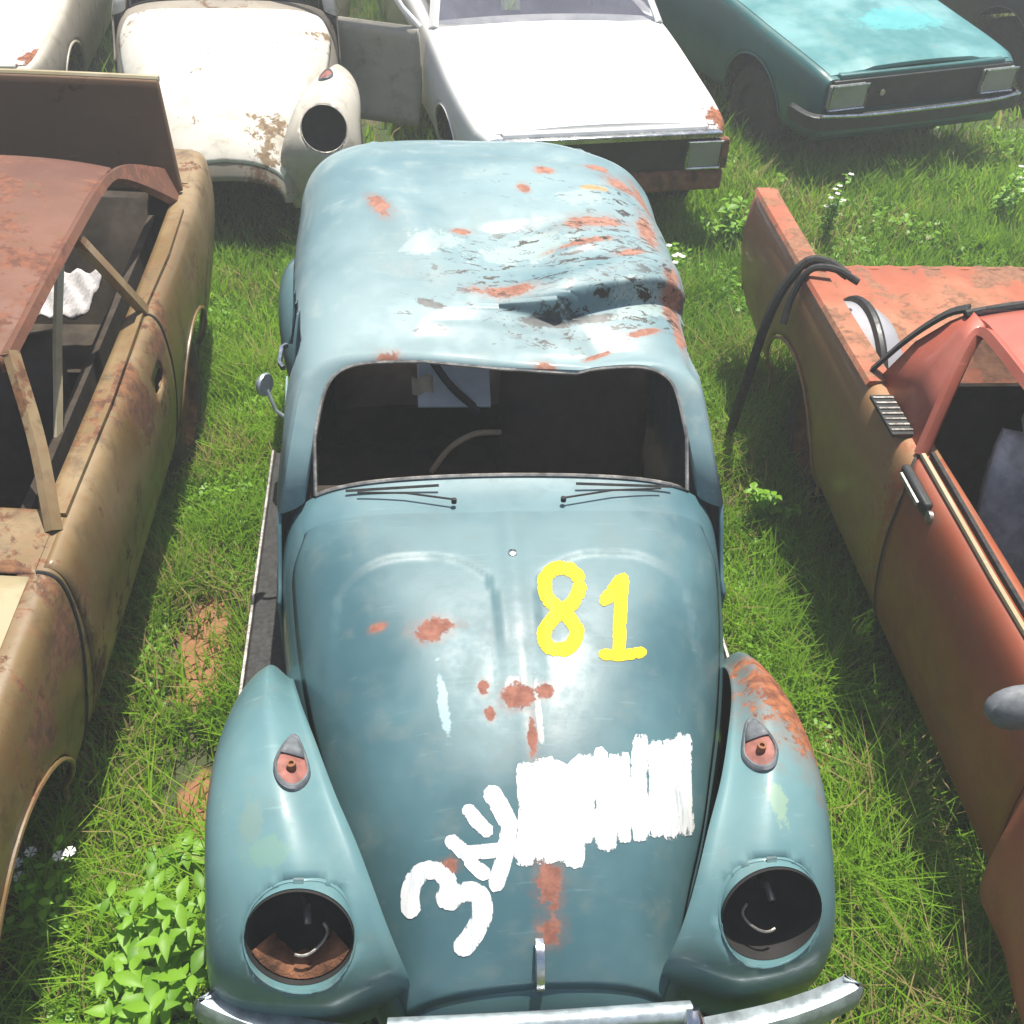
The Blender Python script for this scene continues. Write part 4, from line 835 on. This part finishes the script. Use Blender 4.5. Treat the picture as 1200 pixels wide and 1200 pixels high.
def weed(name, label, cat, loc, h, nst, ln, seed, flowers=0, spread=.5, wide=.3, group=None):
    r = random.Random(seed); root = thing(name, label, cat, loc, group=group); st = MB(); lf = []
    for i in range(nst):
        an = r.uniform(0, 6.28); sp = spread * r.uniform(.2, 1) * h; hh = h * r.uniform(.6, 1.05); dx, dy = math.cos(an) * sp, math.sin(an) * sp
        path = spline([(0, 0, 0), (dx * .3, dy * .3, hh * .45), (dx, dy, hh)], 12); st.tube(path, [.005 - .0003 * j for j in range(12)], 5)
        for j in range(2, 12):
            for s in (0, 1):
                p = Vector(path[j]); a2 = j * 1.57 + s * math.pi + r.uniform(-.4, .4); el = r.uniform(-.1, .6); L = ln * r.uniform(.6, 1.15) * (1 - .35 * abs(j - 7) / 7)
                d = Vector((math.cos(a2) * math.cos(el), math.sin(a2) * math.cos(el), math.sin(el))); q = Vector((-math.sin(a2), math.cos(a2), r.uniform(-.3, .3))); w = L * wide
                lf.append((p, d, q, L, w))
        if i < flowers:
            tp = Vector(path[-1]); fl_ = MB()
            for q in range(2):
                fl_ = MB()
                c = tp + Vector((r.uniform(-.03, .03), r.uniform(-.03, .03), r.uniform(-.02, .03)))
                for z in range(5):
                    b = z * 1.257; b2 = b + .9; fl_.add([c, c + Vector((math.cos(b), math.sin(b), .25)) * .017, c + Vector((math.cos(b2), math.sin(b2), .25)) * .017], [(0, 1, 2)])
                fl_.build('flower_head', M['petal'], root, smooth=False)
    st.build('stem', M['leaf'], root); lm = MB(); tints = []
    for p, d, q, L, w in lf:
        rows = [[p + d * L * t - Vector((0, 0, L * .32 * t * t)) + q * (w * ww * u) + Vector((0, 0, abs(u) * w * ww * .35)) for u in (-1, 0, 1)] for t, ww in ((0, .08), (.16, .6), (.38, 1.), (.62, .78), (.83, .36), (1, .02))]
        lm.grid(rows); tints += [r.uniform(.3, .88)] * 18
    me = lm.mesh('foliage'); at = me.attributes.new('tint', 'FLOAT', 'POINT'); at.data.foreach_set('value', tints); link('foliage', me, M['leaf'], root)
    return root
weed('bushy_weed', 'bright green bushy weed with broad pointed leaves beside the left end of the bumper', 'weed', (-.96, .62, 0), .34, 15, .10, 1, spread=.65, wide=.2)
weed('low_weed', 'low leafy weed left of the blue car front tyre', 'weed', (-1.0, 1.02, 0), .2, 7, .075, 2, spread=.8)
weed('thin_weed', 'thin dark weed with tiny leaves below the brown sedan wheel arch', 'weed', (-1.24, .80, 0), .42, 6, .04, 3, flowers=3, spread=.45)
weed('small_weed', 'small weed with narrow leaves under the blue car bumper', 'weed', (-.36, .08, 0), .36, 4, .05, 9, spread=.4)
weed('flowering_weed', 'upright weed with white flowers in front of the teal hatchback', 'weed', (2.18, 4.95, 0), .5, 5, .06, 4, flowers=5, spread=.3)
weed('flowering_weed', 'white flowering weed behind the right rear corner of the blue car', 'weed', (1.02, 4.35, 0), .4, 6, .06, 5, flowers=6, spread=.5)
weed('flowering_weed', 'white flowering weed at the right edge below the teal hatchback bumper', 'weed', (3.4, 5.4, 0), .35, 6, .07, 6, flowers=5, spread=.6)
weed('bushy_weed', 'green bushy weed at the right front corner of the white sedan', 'weed', (1.62, 5.0, 0), .3, 9, .08, 7, spread=.7)
weed('tall_weed', 'tall dense green weed between the wrecked white car and the blue roof', 'weed', (-.62, 4.5, 0), .5, 10, .07, 8, spread=.5)
weed('tangled_weed', 'tangled green weed behind the front edge of the pickup bed side', 'weed', (1.2, 2.55, 0), .26, 6, .06, 10, spread=.7)

# ---------------------------------------------------------------- thin hazy volume added to imitate lens bloom
hz = MB().box((0, 2, 2.2), (180, 180, 6.4)).build('bloom_haze', None, smooth=False) if False else None
hm = bpy.data.materials.new('bloom_haze'); hm.use_nodes = True; ht = hm.node_tree; ht.nodes.clear()
ho = ht.nodes.new('ShaderNodeOutputMaterial'); pv = ht.nodes.new('ShaderNodeVolumePrincipled'); pv.inputs['Color'].default_value = (.93, .95, .93, 1); pv.inputs['Density'].default_value = .012; pv.inputs['Anisotropy'].default_value = .1
ht.links.new(pv.outputs[0], ho.inputs['Volume'])
hz = MB().box((0, 5, 1.75), (240, 240, 5.5)).build('bloom_haze', hm, smooth=False); hz['kind'] = 'stuff'
